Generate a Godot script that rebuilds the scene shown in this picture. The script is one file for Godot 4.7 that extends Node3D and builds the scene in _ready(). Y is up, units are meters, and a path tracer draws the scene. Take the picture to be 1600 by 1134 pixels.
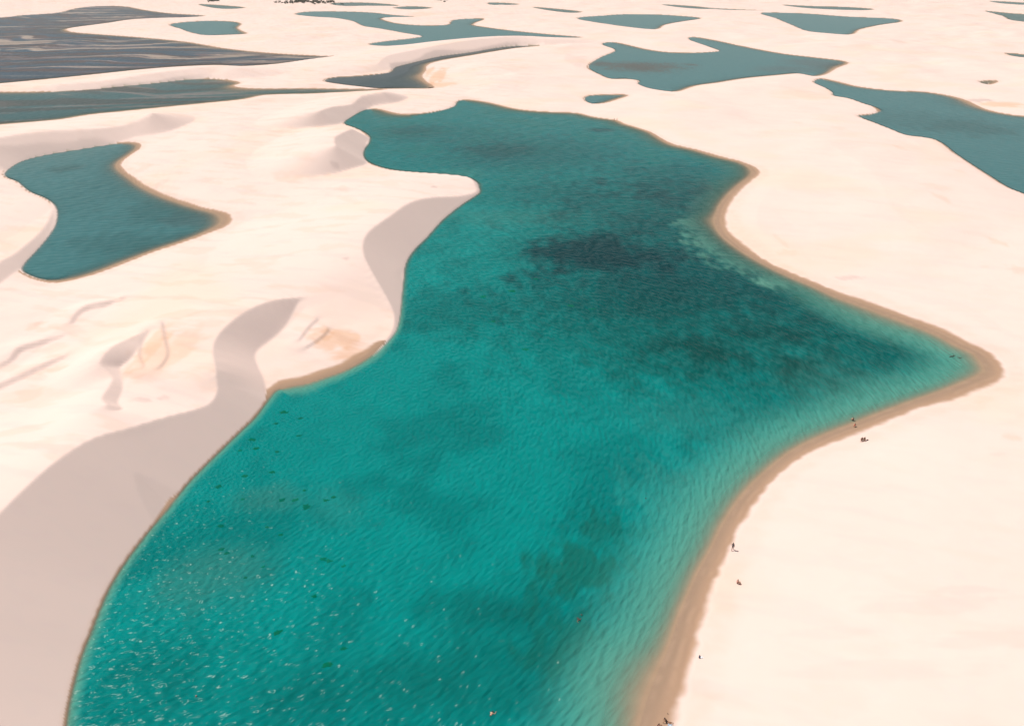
extends Node3D
# Dune field with rain lagoons seen from a drone. Units are metres, y up, lagoon level is y = 0, the camera hangs 95 m above the origin.

const EYE := 95.0
const FAN := 860            # fine columns of the ground sheet
const BACK := 22            # coarse columns on either side of them
const WAVE_FROM := Vector2(-78.0, -150.0)

var lakes: Array = []       # {key, pts, rise, slope, kind, box}
var ridges: Array = []      # {add, lee, pts: PackedVector3Array (x, height, z), box}
var tones: Array = []
var damp: Array = []
var flats: Array = []
var weeds: Array = []
var radii := PackedFloat32Array()
var cols := 0
var rows := 0
var gx := PackedFloat32Array()
var gz := PackedFloat32Array()
var gh := PackedFloat32Array()
var gsd := PackedFloat32Array()
var glake := PackedInt32Array()
var gcol := PackedColorArray()
var wcol := PackedColorArray()
var wwave := PackedFloat32Array()
var n_swell: FastNoiseLite
var n_fine: FastNoiseLite
var n_patch: FastNoiseLite
var n_wave: FastNoiseLite
var n_streak: FastNoiseLite


func _ready() -> void:
	var cam := Camera3D.new()
	cam.name = "camera"
	cam.position = Vector3(0, EYE, 0)
	cam.rotation_degrees = Vector3(-28.38, 0, 0)
	cam.fov = 52.8
	cam.near = 0.5
	cam.far = 30000.0
	add_child(cam)
	cam.current = true

	var env := Environment.new()
	var sky_look := ProceduralSkyMaterial.new()
	sky_look.sky_top_color = Color(0.47, 0.495, 0.53)
	sky_look.sky_horizon_color = Color(0.745, 0.735, 0.715)
	sky_look.sky_curve = 0.14
	sky_look.ground_bottom_color = Color(0.75, 0.68, 0.62)
	sky_look.ground_horizon_color = Color(0.80, 0.80, 0.80)
	sky_look.energy_multiplier = 1.0
	sky_look.sun_angle_max = 6.0
	var sky := Sky.new()
	sky.sky_material = sky_look
	env.background_mode = Environment.BG_SKY
	env.sky = sky
	env.tonemap_mode = Environment.TONE_MAPPER_LINEAR
	env.tonemap_exposure = 1.41
	env.sdfgi_enabled = true
	env.ssao_enabled = true
	env.ssil_enabled = true
	env.fog_enabled = true
	env.fog_density = 0.00005
	env.fog_light_color = Color(0.90, 0.89, 0.87)
	var world := WorldEnvironment.new()
	world.name = "world_environment"
	world.environment = env
	add_child(world)

	var sun := DirectionalLight3D.new()
	sun.name = "sun"
	sun.light_energy = 1.4
	sun.light_color = Color(1.0, 0.96, 0.90)
	sun.light_angular_distance = 0.5
	sun.shadow_enabled = true
	add_child(sun)
	sun.look_at_from_position(Vector3(-0.506, 0.819, -0.269) * 100.0, Vector3.ZERO)

	make_noises()
	map_of_the_place()
	make_grid()
	survey()
	build_ground()
	sort_water()
	for k in lakes.size():
		build_water(k)
	build_scrub()
	build_weeds()
	build_driftwood()
	build_people()


func noise(seed_number: int, frequency: float, octaves := 3, kind := FastNoiseLite.TYPE_SIMPLEX_SMOOTH) -> FastNoiseLite:
	var n := FastNoiseLite.new()
	n.seed = seed_number
	n.noise_type = kind
	n.frequency = frequency
	n.fractal_octaves = octaves
	n.fractal_type = FastNoiseLite.FRACTAL_FBM if octaves > 1 else FastNoiseLite.FRACTAL_NONE
	return n


func make_noises() -> void:
	n_swell = noise(11, 1.0 / 170.0, 3)
	n_fine = noise(5, 1.0 / 7.0, 3)
	n_patch = noise(23, 1.0 / 40.0, 4)
	n_wave = noise(31, 1.0, 1)
	n_streak = noise(47, 1.0, 4)


# ---------------------------------------------------------------- the map

func smooth_ring(flat: Array, closed: bool, dims: int, steps: int) -> Array:
	var pts: Array = []
	var n := flat.size() / dims
	for i in n:
		pts.append(Vector3(flat[i * dims], flat[i * dims + 2] if dims == 3 else 0.0, flat[i * dims + 1]))
	var out: Array = []
	var last := n if closed else n - 1
	for i in last:
		var a: Vector3 = pts[(i - 1 + n) % n] if closed else pts[maxi(i - 1, 0)]
		var b: Vector3 = pts[i]
		var c: Vector3 = pts[(i + 1) % n]
		var d: Vector3 = pts[(i + 2) % n] if closed else pts[mini(i + 2, n - 1)]
		# centripetal spacing keeps the curve from looping where points crowd
		var t1 := maxf(sqrt(a.distance_to(b)), 0.001)
		var t2 := t1 + maxf(sqrt(b.distance_to(c)), 0.001)
		var t3 := t2 + maxf(sqrt(c.distance_to(d)), 0.001)
		for k in steps:
			var t := lerpf(t1, t2, float(k) / steps)
			var a1 := a * ((t1 - t) / t1) + b * (t / t1)
			var a2 := b * ((t2 - t) / (t2 - t1)) + c * ((t - t1) / (t2 - t1))
			var a3 := c * ((t3 - t) / (t3 - t2)) + d * ((t - t2) / (t3 - t2))
			var b1 := a1 * ((t2 - t) / t2) + a2 * (t / t2)
			var b2 := a2 * ((t3 - t) / (t3 - t1)) + a3 * ((t - t1) / (t3 - t1))
			out.append(b1 * ((t2 - t) / (t2 - t1)) + b2 * ((t - t1) / (t2 - t1)))
	if not closed:
		out.append(pts[n - 1])
	return out


func lagoon(key: String, rise: float, slope: float, kind: int, flat: Array) -> void:
	var ring := smooth_ring(flat, true, 2, 3)
	var p := PackedVector2Array()
	var box := Rect2(ring[0].x, ring[0].z, 0, 0)
	var area := 0.0
	for v in ring:
		p.append(Vector2(v.x, v.z))
		box = box.expand(Vector2(v.x, v.z))
	for i in p.size():
		area += p[i].cross(p[(i + 1) % p.size()])
	if area < 0.0:
		p.reverse()
	lakes.append({"key": key, "pts": p, "rise": rise, "slope": slope, "kind": kind, "box": box})


func ridge(add: bool, lee: float, slope: float, flat: Array) -> void:
	var line := smooth_ring(flat, false, 3, 3)
	var p := PackedVector3Array()
	var box := Rect2(line[0].x, line[0].z, 0, 0)
	for v in line:
		p.append(v)
		box = box.expand(Vector2(v.x, v.z))
	ridges.append({"add": add, "lee": lee, "slope": slope, "pts": p, "box": box.grow(lee)})


func map_of_the_place() -> void:
	lagoon("large turquoise lagoon winding through the middle of the dunes", 4.5, 0.075, 0, [-117.8,-530.2,-116.8,-552.8,-112.1,-581.4,-107,-585.8,-100.4,-581.4,-89.6,-567.2,-80.2,-560.7,-66.4,-564.8,-56,-575.5,-49.6,-585.8,-45.1,-599.1,-44.6,-614.8,-42.8,-625.8,-37.2,-628.4,-25.9,-620.6,-14.7,-608.2,-2.5,-590.1,9.2,-578.9,23.5,-572.2,38.2,-568.8,47.6,-566.1,58.4,-550.2,63.9,-545.1,72.6,-537.6,77,-523.1,81.9,-513.8,87.4,-501.8,90.5,-492.6,92.6,-478.2,97.5,-455,107.8,-441.5,116.8,-423.8,125.8,-411.2,128.5,-399.3,127.7,-388.3,122.2,-377.3,112.1,-360.9,101.7,-341.7,93.5,-323.4,88.1,-307.1,85.4,-294.7,84.9,-283.7,86.8,-270.4,89.9,-258.1,93.4,-248.2,97.9,-238.3,102.6,-230.1,106.7,-221.4,111.1,-215.6,115.5,-209.4,119.9,-203,124,-196.3,126.2,-191.4,127.6,-186.2,129.6,-182.3,129.6,-178.4,128,-172.9,126.4,-170.4,122.7,-167.7,116.1,-164,109.2,-160.2,102.1,-156.6,94.2,-152.5,86.4,-148.3,80.5,-145,74.4,-141.7,67.1,-137.3,61.4,-133.1,56.1,-128.1,50.6,-122.4,45.6,-116.3,40.9,-109.4,36.9,-102.5,33.4,-97,30.5,-91.7,27.7,-86.4,25,-80.4,22.6,-75.9,20.3,-71.2,18.7,-67.6,16.1,-61.7,12.1,-53.3,5.9,-44,-13.9,-39.1,-39.9,-42.7,-55.2,-52.5,-60.9,-60.8,-63.7,-67.1,-65,-70.3,-66.4,-74.5,-67.7,-79.1,-68.5,-83.3,-69.4,-87.9,-70.2,-92.9,-70.4,-97,-70.3,-101.6,-69.8,-107.6,-68.9,-114.3,-68.1,-122.4,-66.8,-128.6,-65.1,-135.6,-63.2,-143.1,-61.9,-148.2,-61.2,-155.5,-60.3,-161.2,-57.3,-163,-52.6,-165.3,-48.7,-168.4,-45.4,-171.1,-41.8,-175.8,-38.5,-182.3,-35.9,-189.9,-34.7,-196.3,-35,-206.8,-36.4,-221.6,-37.7,-235.9,-39,-252,-37.9,-265.8,-34.4,-281.6,-30.1,-304.4,-23.3,-327.5,-17.9,-341.8,-15.7,-349.1,-16.8,-359.1,-18.8,-370.2,-22.4,-376,-30.6,-379.9,-47.1,-385.3,-62.2,-392.2,-71.6,-399.9,-81.3,-413.4,-86.2,-428.7,-88.3,-443.9,-88.8,-463,-91.5,-480.6,-98.5,-497.5,-107.8,-512.7,-114.8,-521.9])
	lagoon("teal boot shaped lagoon at the left between pale dunes", 4.5, 0.1, 1, [-236.9,-461.1,-230.4,-457.2,-224.8,-445.7,-221.9,-428.7,-219.8,-413.4,-216,-402.3,-208.6,-390.8,-198.4,-377.8,-184.2,-360.2,-168.3,-343.8,-152.7,-330.6,-139.8,-320.8,-130.4,-314.6,-125,-307.5,-122.8,-299.1,-124.6,-291.4,-128.7,-280.8,-135.7,-269,-141.8,-256.9,-147.8,-243.7,-151.9,-238.3,-155.9,-235.3,-161.9,-236.2,-169,-240.1,-175.5,-245.6,-178.4,-251.7,-181.7,-264.3,-186.3,-280.8,-191.8,-296.5,-200.2,-313.7,-209,-327.5,-219.9,-339.1,-232.3,-349.1,-242.8,-360.2,-251.3,-369.6,-261.5,-377.8,-267.2,-385.3,-272.2,-399.3,-274.4,-415.9,-268.3,-431,-257.5,-443.9,-246,-457.2])
	lagoon("long grey teal lagoon running off the right edge", 4.5, 0.07, 1, [286.3,-736.1,302.1,-758.8,308.2,-736.1,314.6,-702.2,334.8,-680.2,359,-671.1,368,-651.2,369,-629.1,363.6,-600.6,361.2,-575.5,365.9,-560.7,372.3,-552.8,395.9,-532.7,407.5,-477.6,343.6,-373.4,273.4,-303.5,246,-303.5,243.8,-325.4,245.4,-346.9,244.5,-356.1,248.5,-379.9,252.8,-403.7,258.9,-433.7,265.7,-461.1,266.5,-473.6,262.6,-479.6,255.7,-485.7,254.5,-504.9,253.6,-530.2,252.5,-548.9,253.9,-556.7,263.6,-560.7,277.7,-575.5,282.3,-591.6,280.9,-612.9,279.3,-639.1,272.8,-651.2,278.9,-671.1,282.8,-696.2])
	lagoon("teal lagoon with brown weed patches behind the right hand dunes", 4.5, 0.05, 1, [130.3,-1139.5,146.1,-1156.9,162.2,-1111.8,181.6,-1040.3,204.2,-1008.9,237.1,-1006.5,269.1,-1026.8,271.7,-1079,268.6,-1146.6,270.9,-1222.8,283.9,-1246.4,303.2,-1182.5,318.7,-1088.2,340.1,-994.6,364.8,-949.8,381.8,-918.6,381.6,-895.7,347.7,-844.3,316.8,-793,302.9,-780,294.7,-800.7,268.3,-787.9,227.9,-763.5,192.4,-731.7,166.7,-710.4,146.2,-678.7,140.1,-676,124.1,-694.2,117.8,-724.7,122.1,-747.3,113,-758.8,98,-758.8,90.5,-787.9,83.2,-841.4,86.5,-876.9,97.1,-918.6,112.1,-966.5,133.7,-1026.8,136.3,-1061,130.1,-1097.5])
	lagoon("tiny teal pool just behind the top of the large lagoon", 4.5, 0.06, 1, [59.8,-629.1,65.5,-651.2,89.4,-656.5,96.8,-654.8,84.8,-632.4,71.6,-612.9,64.3,-611])
	lagoon("dark slate blue hooked lagoon with a thin curved tail", 4.5, 0.05, 3, [-179.3,-742.8,-176.2,-768.3,-152.4,-780,-127.8,-806.4,-127.5,-852.9,-113.8,-895.7,-87,-966.5,-54,-1010.5,-21.6,-1069.9,8.9,-1102.2,41,-1107,8.7,-1074.4,-20.8,-1031,-52.2,-975.5,-81.3,-925.4,-95.2,-884.9,-92.5,-824.7,-92.2,-780,-84.5,-740.5,-73.9,-707.1,-73.7,-696.2,-93.3,-694.2,-117.2,-694.2,-139.1,-707.1,-162.9,-724.7])
	lagoon("long flat teal lagoon along the left edge in front of the streaked wetland", 4.5, 0.04, 2, [-445.3,-671.1,-407.5,-672.3,-376.5,-686.3,-357,-707.1,-335.3,-727.3,-314.5,-752.3,-293.4,-758.8,-268.6,-742.8,-257.3,-727.3,-257.5,-708.3,-241.2,-694.2,-221.4,-690.3,-182.7,-692.2,-142.5,-688.3,-114,-688.3,-140.1,-676,-175.7,-663.8,-211.3,-656.5,-222.6,-633.4,-243.4,-616.1,-270.1,-595.5,-295.1,-575.5,-312.8,-561.5,-323.5,-542.6,-336.7,-532.7,-354,-523.1,-389.6,-498.3,-472.4,-532.7,-572.3,-649.5,-517.4,-678.7])
	lagoon("broad dark streaked wetland lagoon in the upper left corner", 4.5, 0.03, 4, [-1114.6,-1757.2,-1117.7,-1842.7,-1092,-1933.9,-1165.5,-2173.4,-1168.6,-2300.3,-1112.4,-2300.3,-951.2,-2088.5,-805.7,-1914.4,-693.8,-1825,-714.2,-1773.7,-764.8,-1745.6,-801.7,-1700.7,-797.8,-1597.6,-799.3,-1514.7,-794.7,-1428.7,-745.1,-1350.3,-669.7,-1296.4,-571.6,-1234.5,-472.9,-1156.9,-393.9,-1069.9,-315.8,-1006.5,-252.2,-974.7,-211,-959.2,-240,-925.4,-266.9,-884.9,-297.8,-864.7,-325.2,-874.4,-358.5,-864.7,-394.3,-835.8,-422.1,-798.1,-448.2,-763.5,-479.9,-727.3,-534.3,-678.7,-698.7,-773.1,-1099.4,-1222.8,-1439.7,-1817.5,-1319.7,-1895.3])
	lagoon("small leaf shaped teal lagoon enclosed by sand at upper left", 4.5, 0.03, 1, [-655.2,-1541.4,-649.9,-1609.3,-618.1,-1643.5,-566.3,-1623.2,-527.5,-1559.7,-499.8,-1455.8,-468.3,-1378.9,-438.2,-1309.4,-455.8,-1296.4,-486.8,-1283.5,-528.7,-1328.2,-590.6,-1428.7])
	lagoon("branching teal lagoon with narrow arms near the top centre", 4.5, 0.03, 1, [-508.4,-1895.3,-495.4,-2009.8,-422.4,-2009.8,-342.9,-1962.4,-275.1,-1858.2,-214.5,-1780.8,-278.7,-1757.2,-257.2,-1643.5,-207.4,-1541.4,-153.6,-1506,-122.5,-1523.5,-122.7,-1643.5,-108,-1700.7,-62.9,-1722.8,-76.9,-1532.4,-45.3,-1455.8,9.8,-1364.4,63.3,-1296.4,108.6,-1241.6,77.6,-1239.3,9.2,-1274.7,-32.1,-1250.1,-74.2,-1200.1,-117.4,-1139.5,-150.5,-1102.2,-188.3,-1107,-202.7,-1128.5,-185.6,-1171.7,-153.1,-1222.8,-141.7,-1262.2,-181.1,-1336.4,-232.6,-1428.7,-275.3,-1495.7,-324.3,-1643.5,-389.3,-1757.2,-423.4,-1780.8])
	lagoon("wedge shaped teal lagoon near the top right", 4.5, 0.03, 1, [611.3,-1962.4,693.5,-1922.7,745.9,-1792.9,811.9,-1722.8,783.7,-1623.2,703.5,-1532.4,609.6,-1408.7,545.1,-1296.4,526.7,-1322.8,508.9,-1364.4,527.4,-1495.7,567.2,-1722.8])
	lagoon("narrow teal lagoon at the top right of centre", 4.5, 0.03, 1, [141.2,-1745.6,202.4,-1825,270.3,-1887.2,344.6,-1868.7,364.8,-1842.7,408.4,-1745.6,353.3,-1643.5,313.9,-1578.4,284.7,-1514.7,251,-1413.2,222.5,-1455.8,182.4,-1559.7])
	lagoon("thin distant lagoon above the wedge shaped lagoon", 4.5, 0.025, 5, [796.7,-2382,856.9,-2300.3,929.3,-2246.4,949,-2125,886.7,-2072.3,823.3,-2125,794.2,-2209.3])
	lagoon("long hair thin distant lagoon left of the wedge shaped lagoon", 4.5, 0.025, 5, [447.9,-2411.9,470.3,-2390.5,514.5,-2300.3,546.7,-2173.4,639.8,-2056.3,507.9,-2131.8,460.2,-2246.4])
	lagoon("small distant lagoon cut by the right edge near the top", 4.5, 0.025, 5, [1195.2,-2040.6,1191.4,-1933.9,1199.8,-1895.3,1190.5,-1745.6,1007.8,-1506,1034.5,-1627.2,1036.1,-1666.3,1107.1,-1817.5])
	lagoon("thin distant lagoon above the leaf shaped lagoon", 4.5, 0.025, 5, [-936.9,-2438.2,-875.7,-2390.5,-726.2,-2209.3,-746.6,-2138.7,-818.4,-2216.6])
	lagoon("thin distant lagoon beside the far scrub at the top", 4.5, 0.025, 5, [-553.7,-2501.7,-501.8,-2553.9,-418.7,-2506.3,-324.7,-2316.2,-410,-2324.2,-469.9,-2308.2])
	lagoon("short thin distant lagoon right of the far scrub", 4.5, 0.025, 5, [-322.2,-2209.3,-279.9,-2292.5,-216.3,-2194.8,-263.3,-2111.6])
	lagoon("tiny distant lagoon at the top middle edge", 4.5, 0.025, 5, [-68,-2544.2,-15.8,-2515.7,18.9,-2407.6,-46.5,-2365.2])
	lagoon("slanting thin distant lagoon right of the top centre", 4.5, 0.025, 5, [59.3,-2246.4,120.2,-2145.5,171.6,-1991.8,146.5,-1950.9,99,-2056.3])
	lagoon("small brown puddle alone on the right hand sand", 4.5, 0.06, 6, [444.7,-738.3,463.8,-745,442.5,-719.6])
	lagoon("thin damp pool at the right edge", 4.5, 0.04, 5, [628.4,-1002.5,639.9,-986.9,647.9,-949.8,617.6,-957])
	lagoon("hair thin pool in the top right corner", 4.5, 0.025, 5, [1568.3,-2670.2,1599.7,-2544.2,1582.4,-2365.2,1492.9,-2386.2])
	# crests of the slip faces: x, z, height
	ridge(false, 70, 0.625, [-77.9,-45.3,14,-82.4,-59.3,13.6,-86.2,-76.7,12.5,-87.8,-88.9,12.2,-88,-97.4,11.9,-87.8,-106.6,11.9,-86.4,-115.6,11.8,-84.6,-123.1,11,-81,-128.6,9.4,-76.3,-136.6,7.5,-72.6,-142.5,5.9,-70.5,-146.1,5.3,-70.6,-151.8,6,-73.5,-158.6,7.8,-78.9,-171.4,7.1,-80.2,-180.6,7.1,-76.8,-192.5,8.1,-71.9,-204.2,6.5,-67.1,-210.8,4.4,-63.7,-212.2,4])
	ridge(false, 75, 0.625, [-36.1,-190.1,0.3,-35.5,-197.9,0.5,-36.5,-205.6,1,-38.6,-212.1,2.1,-42.9,-221.3,4.3,-47.5,-230.8,6.7,-50.3,-238.1,8.2,-52.4,-247.7,9,-52.7,-258.8,9.3,-50.6,-272,9,-46.8,-287.1,8.7,-43.8,-299.3,8.3,-39.6,-311.5,7.2,-33.1,-322.3,5.2,-23.8,-335.2,2.1,-15.8,-343.9,0.8])
	ridge(false, 60, 0.625, [-132.3,-521,9,-128.9,-550.4,7.5,-121.2,-578.3,4.9,-116.2,-600.1,7.7,-102.9,-611.1,8.5])
	ridge(false, 60, 0.625, [-95.7,-404.4,10.5,-100.7,-424,9.6,-102.2,-436.3,9.3,-100.7,-472.9,6.4])
	ridge(false, 40, 0.625, [-177.4,-229.1,4,-181.7,-245.3,3.5,-183.3,-254.6,2.5,-185.9,-267.8,2.1,-190.2,-284,1.6,-196,-300.2,1.3,-207.5,-324.4,0.3])
	ridge(false, 90, 0.450, [-294.3,-398.3,11.5,-291.4,-426.5,10.4,-278.6,-447.9,9.7,-261.1,-463.6,8,-250.3,-483.5,6.4,-241.6,-493.4,8.4,-236.5,-499.3,11.4])
	ridge(false, 70, 0.300, [-403.1,-687.5,4.1,-375.2,-705.9,4.5,-349.8,-738.4,6.2,-321,-772.5,7.6,-294.5,-783.8,8.9,-281.3,-778.5,8.2])
	ridge(false, 130, 0.340, [-142.4,-835.7,5.7,-141,-881.5,8.4,-123.3,-935,8.7,-77.5,-1024,10.5,-36.9,-1092.8,10.4,8.1,-1128.4,10.1,45.1,-1123,6.8])
	ridge(true, 9, 0.625, [-129.9,-194.4,0.7,-131.8,-201.6,0.9,-130.9,-206.8,1.3,-127.3,-209.4,1.2,-125.3,-212.5,0.5,-124.2,-213.3,0.8])
	ridge(true, 9, 0.625, [-134.6,-168.5,0.7,-133.8,-171.7,0.7,-134.9,-176.6,1,-132.1,-180.9,0.9,-130,-183.5,0.8,-128,-185.7,0.5])
	ridge(true, 9, 0.625, [-130.2,-155.4,1.1,-126.7,-160,1,-123.2,-165.2,1,-121,-168.8,0.9,-119.1,-171.7,0.5])
	ridge(true, 16, 0.625, [-90.6,-139.2,1.7,-93.7,-142.8,1.8,-96.1,-151,1.6,-97.7,-155.3,1.2,-100.3,-158,1.8,-103.1,-160.6,2.9,-103.2,-166.9,3.5,-102.8,-173.4,2.1,-101.8,-180,0.6])
	ridge(true, 9, 0.625, [-88.6,-161.2,0.5,-89.3,-166.8,0.5,-94.6,-177.3,0.6,-99.8,-187.9,0.6])
	ridge(true, 9, 0.625, [-93.1,-161.6,0.4,-97,-167.5,0.5,-100.1,-175.5,0.6,-101,-181.3,0.5])
	ridge(true, 9, 0.625, [-60.8,-186.7,0.4,-60.3,-193.5,0.5,-59,-199.3,0.5])
	ridge(true, 9, 0.625, [-58,-182.9,0.5,-55.4,-188.5,0.5,-54.3,-193.5,0.5])
	# tone of the water and its bed: x, z, radius x, radius z, kind (0 deep, 1 pale sand, 2 weed, 3 silt), amount
	tones = [
		[56.83,-317.51,56.83,70.33,0,0.35],
		[31.41,-203.51,51.04,42.85,0,0.3],
		[-9.73,-74.94,32.1,10.31,0,0.15],
		[77.13,-234.71,44.07,35.56,0,0.3],
		[64.33,-246.88,64.33,105.97,0,0.5],
		[95.17,-186.23,36.6,37.1,0,0.35],
		[120.32,-349.13,6.17,46.37,0,0.2],
		[31.76,-265.77,36.64,27.47,0,0.95],
		[26.7,-250.09,12.77,9.08,0,0.6],
		[45.35,-228.99,56.15,46.03,0,0.5],
		[55.76,-178.44,19.47,17.04,0,0.6],
		[58.9,-180.34,10.71,6.9,0,0.6],
		[106.21,-178.44,23.01,17.04,0,0.35],
		[85.25,-317.51,36.94,59.73,0,0.45],
		[85.07,-373.4,45.81,52.25,0,0.4],
		[11.17,-431.98,63.3,59.19,0,0.35],
		[-67.75,-498.31,25.41,25.92,0,0.35],
		[-7.58,-440.46,26.52,24.22,0,0.4],
		[59.75,-502.66,11.95,8.76,0,0.6],
		[-41.53,-487.74,49.84,41.71,0,0.2],
		[18.51,-349.13,37.02,34.58,0,0.3],
		[-16.3,-213.12,22.41,22.62,0,0.35],
		[-30.85,-198.96,9.64,6.26,0,0.25],
		[91.68,-213.12,32.6,30.33,0,0.35],
		[64.46,-157.87,24.17,18.89,0,0.25],
		[88.04,-164.3,23.26,16.69,3,0.5],
		[-2.15,-88.13,16.12,6.96,0,0.4],
		[11.49,-97.78,9.19,7.95,2,0.55],
		[17.18,-107.94,7.36,9.08,2,0.4],
		[-22.93,-72.71,24.84,6.6,0,0.2],
		[0,-76.09,19.63,8.14,0,0.25],
		[8.23,-82.16,9.26,8.94,2,0.4],
		[-52.53,-74.94,11.67,10.31,0,0.15],
		[-52.84,-97.78,12.64,9.56,3,0.35],
		[-49.44,-117.54,9.11,6.11,3,0.3],
		[-35.99,-115.53,7.71,7.96,3,0.15],
		[88.78,-260.14,18,16.66,1,0.6],
		[92.55,-234.71,9.92,5.84,1,0.8],
		[78.76,-278.46,11.43,17.12,1,0.65],
		[75.59,-299.07,8.1,10.52,1,0.5],
		[114.21,-218.21,18.69,11.42,2,0.55],
		[124.52,-201.21,13.62,8.2,2,0.5],
		[112.52,-184.23,10.89,9.92,0,0.3],
		[128.88,-400.8,20.9,29.29,3,0.5],
		[104.89,-349.13,18.51,34.58,3,0.5],
		[-26.99,-386.67,13.5,10.96,1,0.15],
		[-30.85,-312.72,16.83,13.26,3,0.2],
		[5.54,-308.05,38.76,14.77,3,0.25],
		[46.28,-148.9,21.6,11.48,3,0.2],
		[30.66,-121.71,10.66,12.89,1,0.1],
		[-241.49,-396.46,10.35,11.45,0,0.5],
		[-156.29,-317.51,25.57,29.3,0,0.35],
		[-150.67,-274.62,25.11,19.78,0,0.3],
		[-136.68,-303.51,13.67,12.59,3,0.4],
		[-200.53,-349.13,27.77,46.37,0,0.15],
		[292.44,-532.67,53.99,53.99,0,0.25],
		[310.98,-509.31,34.55,33.76,0,0.3],
		[140.23,-858.79,49.08,53.37,2,0.9],
		[200.23,-876.88,10.01,12.3,2,0.9],
		[104.38,-883.06,21.6,31.18,2,0.8],
		[345.53,-883.06,43.19,62.57,3,0.6],
		[293.87,-835.75,41,33.74,3,0.5],
		[-121.32,-736.08,36.4,44.38,0,0.4]]
	# damp or slumped sand: x, z, radius x, radius z, amount, kind (0 peach, 1 grey, 2 ochre)
	damp = [
		[-90.12,-169.4,7.65,15.72,0.5,2],
		[-95.89,-172.93,3.46,12.6,0.45,2],
		[-96.61,-194.57,7.58,4.32,0.4,0],
		[-87.18,-156.32,6.4,3.08,0.35,0],
		[-50.76,-188.26,8.31,6.97,0.8,2],
		[-56.04,-191.16,3.74,5.04,0.5,2],
		[-43.73,-180.34,8.03,3.83,0.6,2],
		[-40.58,-177.69,8.82,2.99,0.5,0],
		[-125.68,-178.44,5.31,3.77,0.4,0],
		[-117.12,-164.3,3.65,2.65,0.5,0],
		[-118.93,-151.8,7.82,4.12,0.35,0],
		[-104.47,-130.7,7.01,2.84,0.4,0],
		[-134.04,-190.33,3.72,2.08,0.4,0],
		[-139.69,-193.71,3.02,3.43,0.6,0],
		[-107.1,-176.57,5.27,4.45,0.2,0],
		[-86.44,-145.53,2.73,1.66,0.5,1],
		[-81.94,-147.48,1.84,1.41,0.5,1],
		[-140.18,-194.57,1.52,2.59,0.3,1],
		[196.59,-329.54,2.93,8.28,0.45,0],
		[205.16,-349.13,6.79,8.01,0.3,0],
		[235.47,-385.3,3.36,5.44,0.35,0],
		[227.62,-437.03,3.01,8.51,0.35,0],
		[254.67,-477.57,5.7,7.99,0.3,0],
		[215.96,-498.31,5.08,8.62,0.3,0],
		[196.12,-520.75,3.53,7.01,0.3,0],
		[187.41,-270.88,2.98,6.67,0.5,0],
		[176.98,-239.46,3.58,4.83,0.45,0],
		[167.08,-243.74,1.82,1.86,0.25,0],
		[105.47,-274.62,1.51,9.1,0.3,0],
		[103.64,-261.53,4.34,3.49,0.4,0],
		[117.27,-235.88,6.64,1.77,0.5,1],
		[113.82,-138.08,2.33,1.79,0.5,0],
		[105.88,-130.7,1.96,0.95,0.2,1],
		[-92.79,-386.67,2.7,2.74,0.5,1],
		[-65.64,-374.69,2.63,2.59,0.5,0],
		[-37.95,-349.13,2.16,2.29,0.7,1],
		[-56.54,-236.47,1.33,1.18,0.6,1],
		[-136.77,-467.78,2.4,3.85,0.5,0],
		[-123.64,-483.63,2.06,4.08,0.5,0],
		[-76.83,-218.21,4.15,2.07,0.2,0],
		[-279.16,-632.37,15.8,13.35,0.5,0],
		[-192.08,-622.51,36.34,19.45,0.25,0],
		[-175.1,-706.29,17.51,16.39,0.4,0],
		[129.57,-649.47,7.56,10.51,0.4,0],
		[248.35,-649.47,16.2,28.08,0.25,0],
		[-73.04,-773.14,8.89,68.36,0.8,2],
		[-85.32,-813.85,4,42.83,0.8,2],
		[-64.91,-714.57,12.98,20.94,0.7,2],
		[384.2,-600.57,15.07,18.21,0.7,2],
		[378.96,-622.51,10.38,9.72,0.8,1],
		[-204.28,-1842.71,43.78,102.68,0.4,0],
		[68.42,-87.44,14.97,2.2,0.18,1],
		[72.66,-79.66,12.11,1.96,0.2,1],
		[56.42,-74.94,15.56,2.28,0.15,1],
		[76.35,-90.25,6.54,1.43,0.2,1],
		[51.42,-82.16,9.26,1.53,0.12,1],
		[-174.67,-360.9,2.54,12.13,0.25,1],
		[-197.1,-393.62,2.74,11.31,0.35,0],
		[74.47,-915.28,14.89,66.98,0.3,1],
		[14.4,-883.06,43.19,49.98,0.12,0]]
	# low flats at the water's edge: x, z, radius, share of the usual rise
	flats = [
		[133.32,-174.01,22,0.6],
		[-121.99,-305.31,18,0.65],
		[130.73,-389.42,14,0.55],
		[87.48,-303.51,15,0.75],
		[19.11,-72.71,14,0.8],
		[-83.84,-773.14,35,0.35],
		[359.7,-858.79,60,0.4],
		[280.94,-582.87,14,0.5],
		[-446.74,-1322.78,80,0.4],
		[361.63,-609.8,60,0.5],
		[-19.17,-363.34,10,0.6],
		[-241.96,-682.49,40,0.35],
		[-39.96,-179.2,14,0.55],
		[-50.14,-165.64,16,0.6],
		[-76.11,-566.11,30,0.55],
		[114.91,-205.84,30,0.7]]
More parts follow.
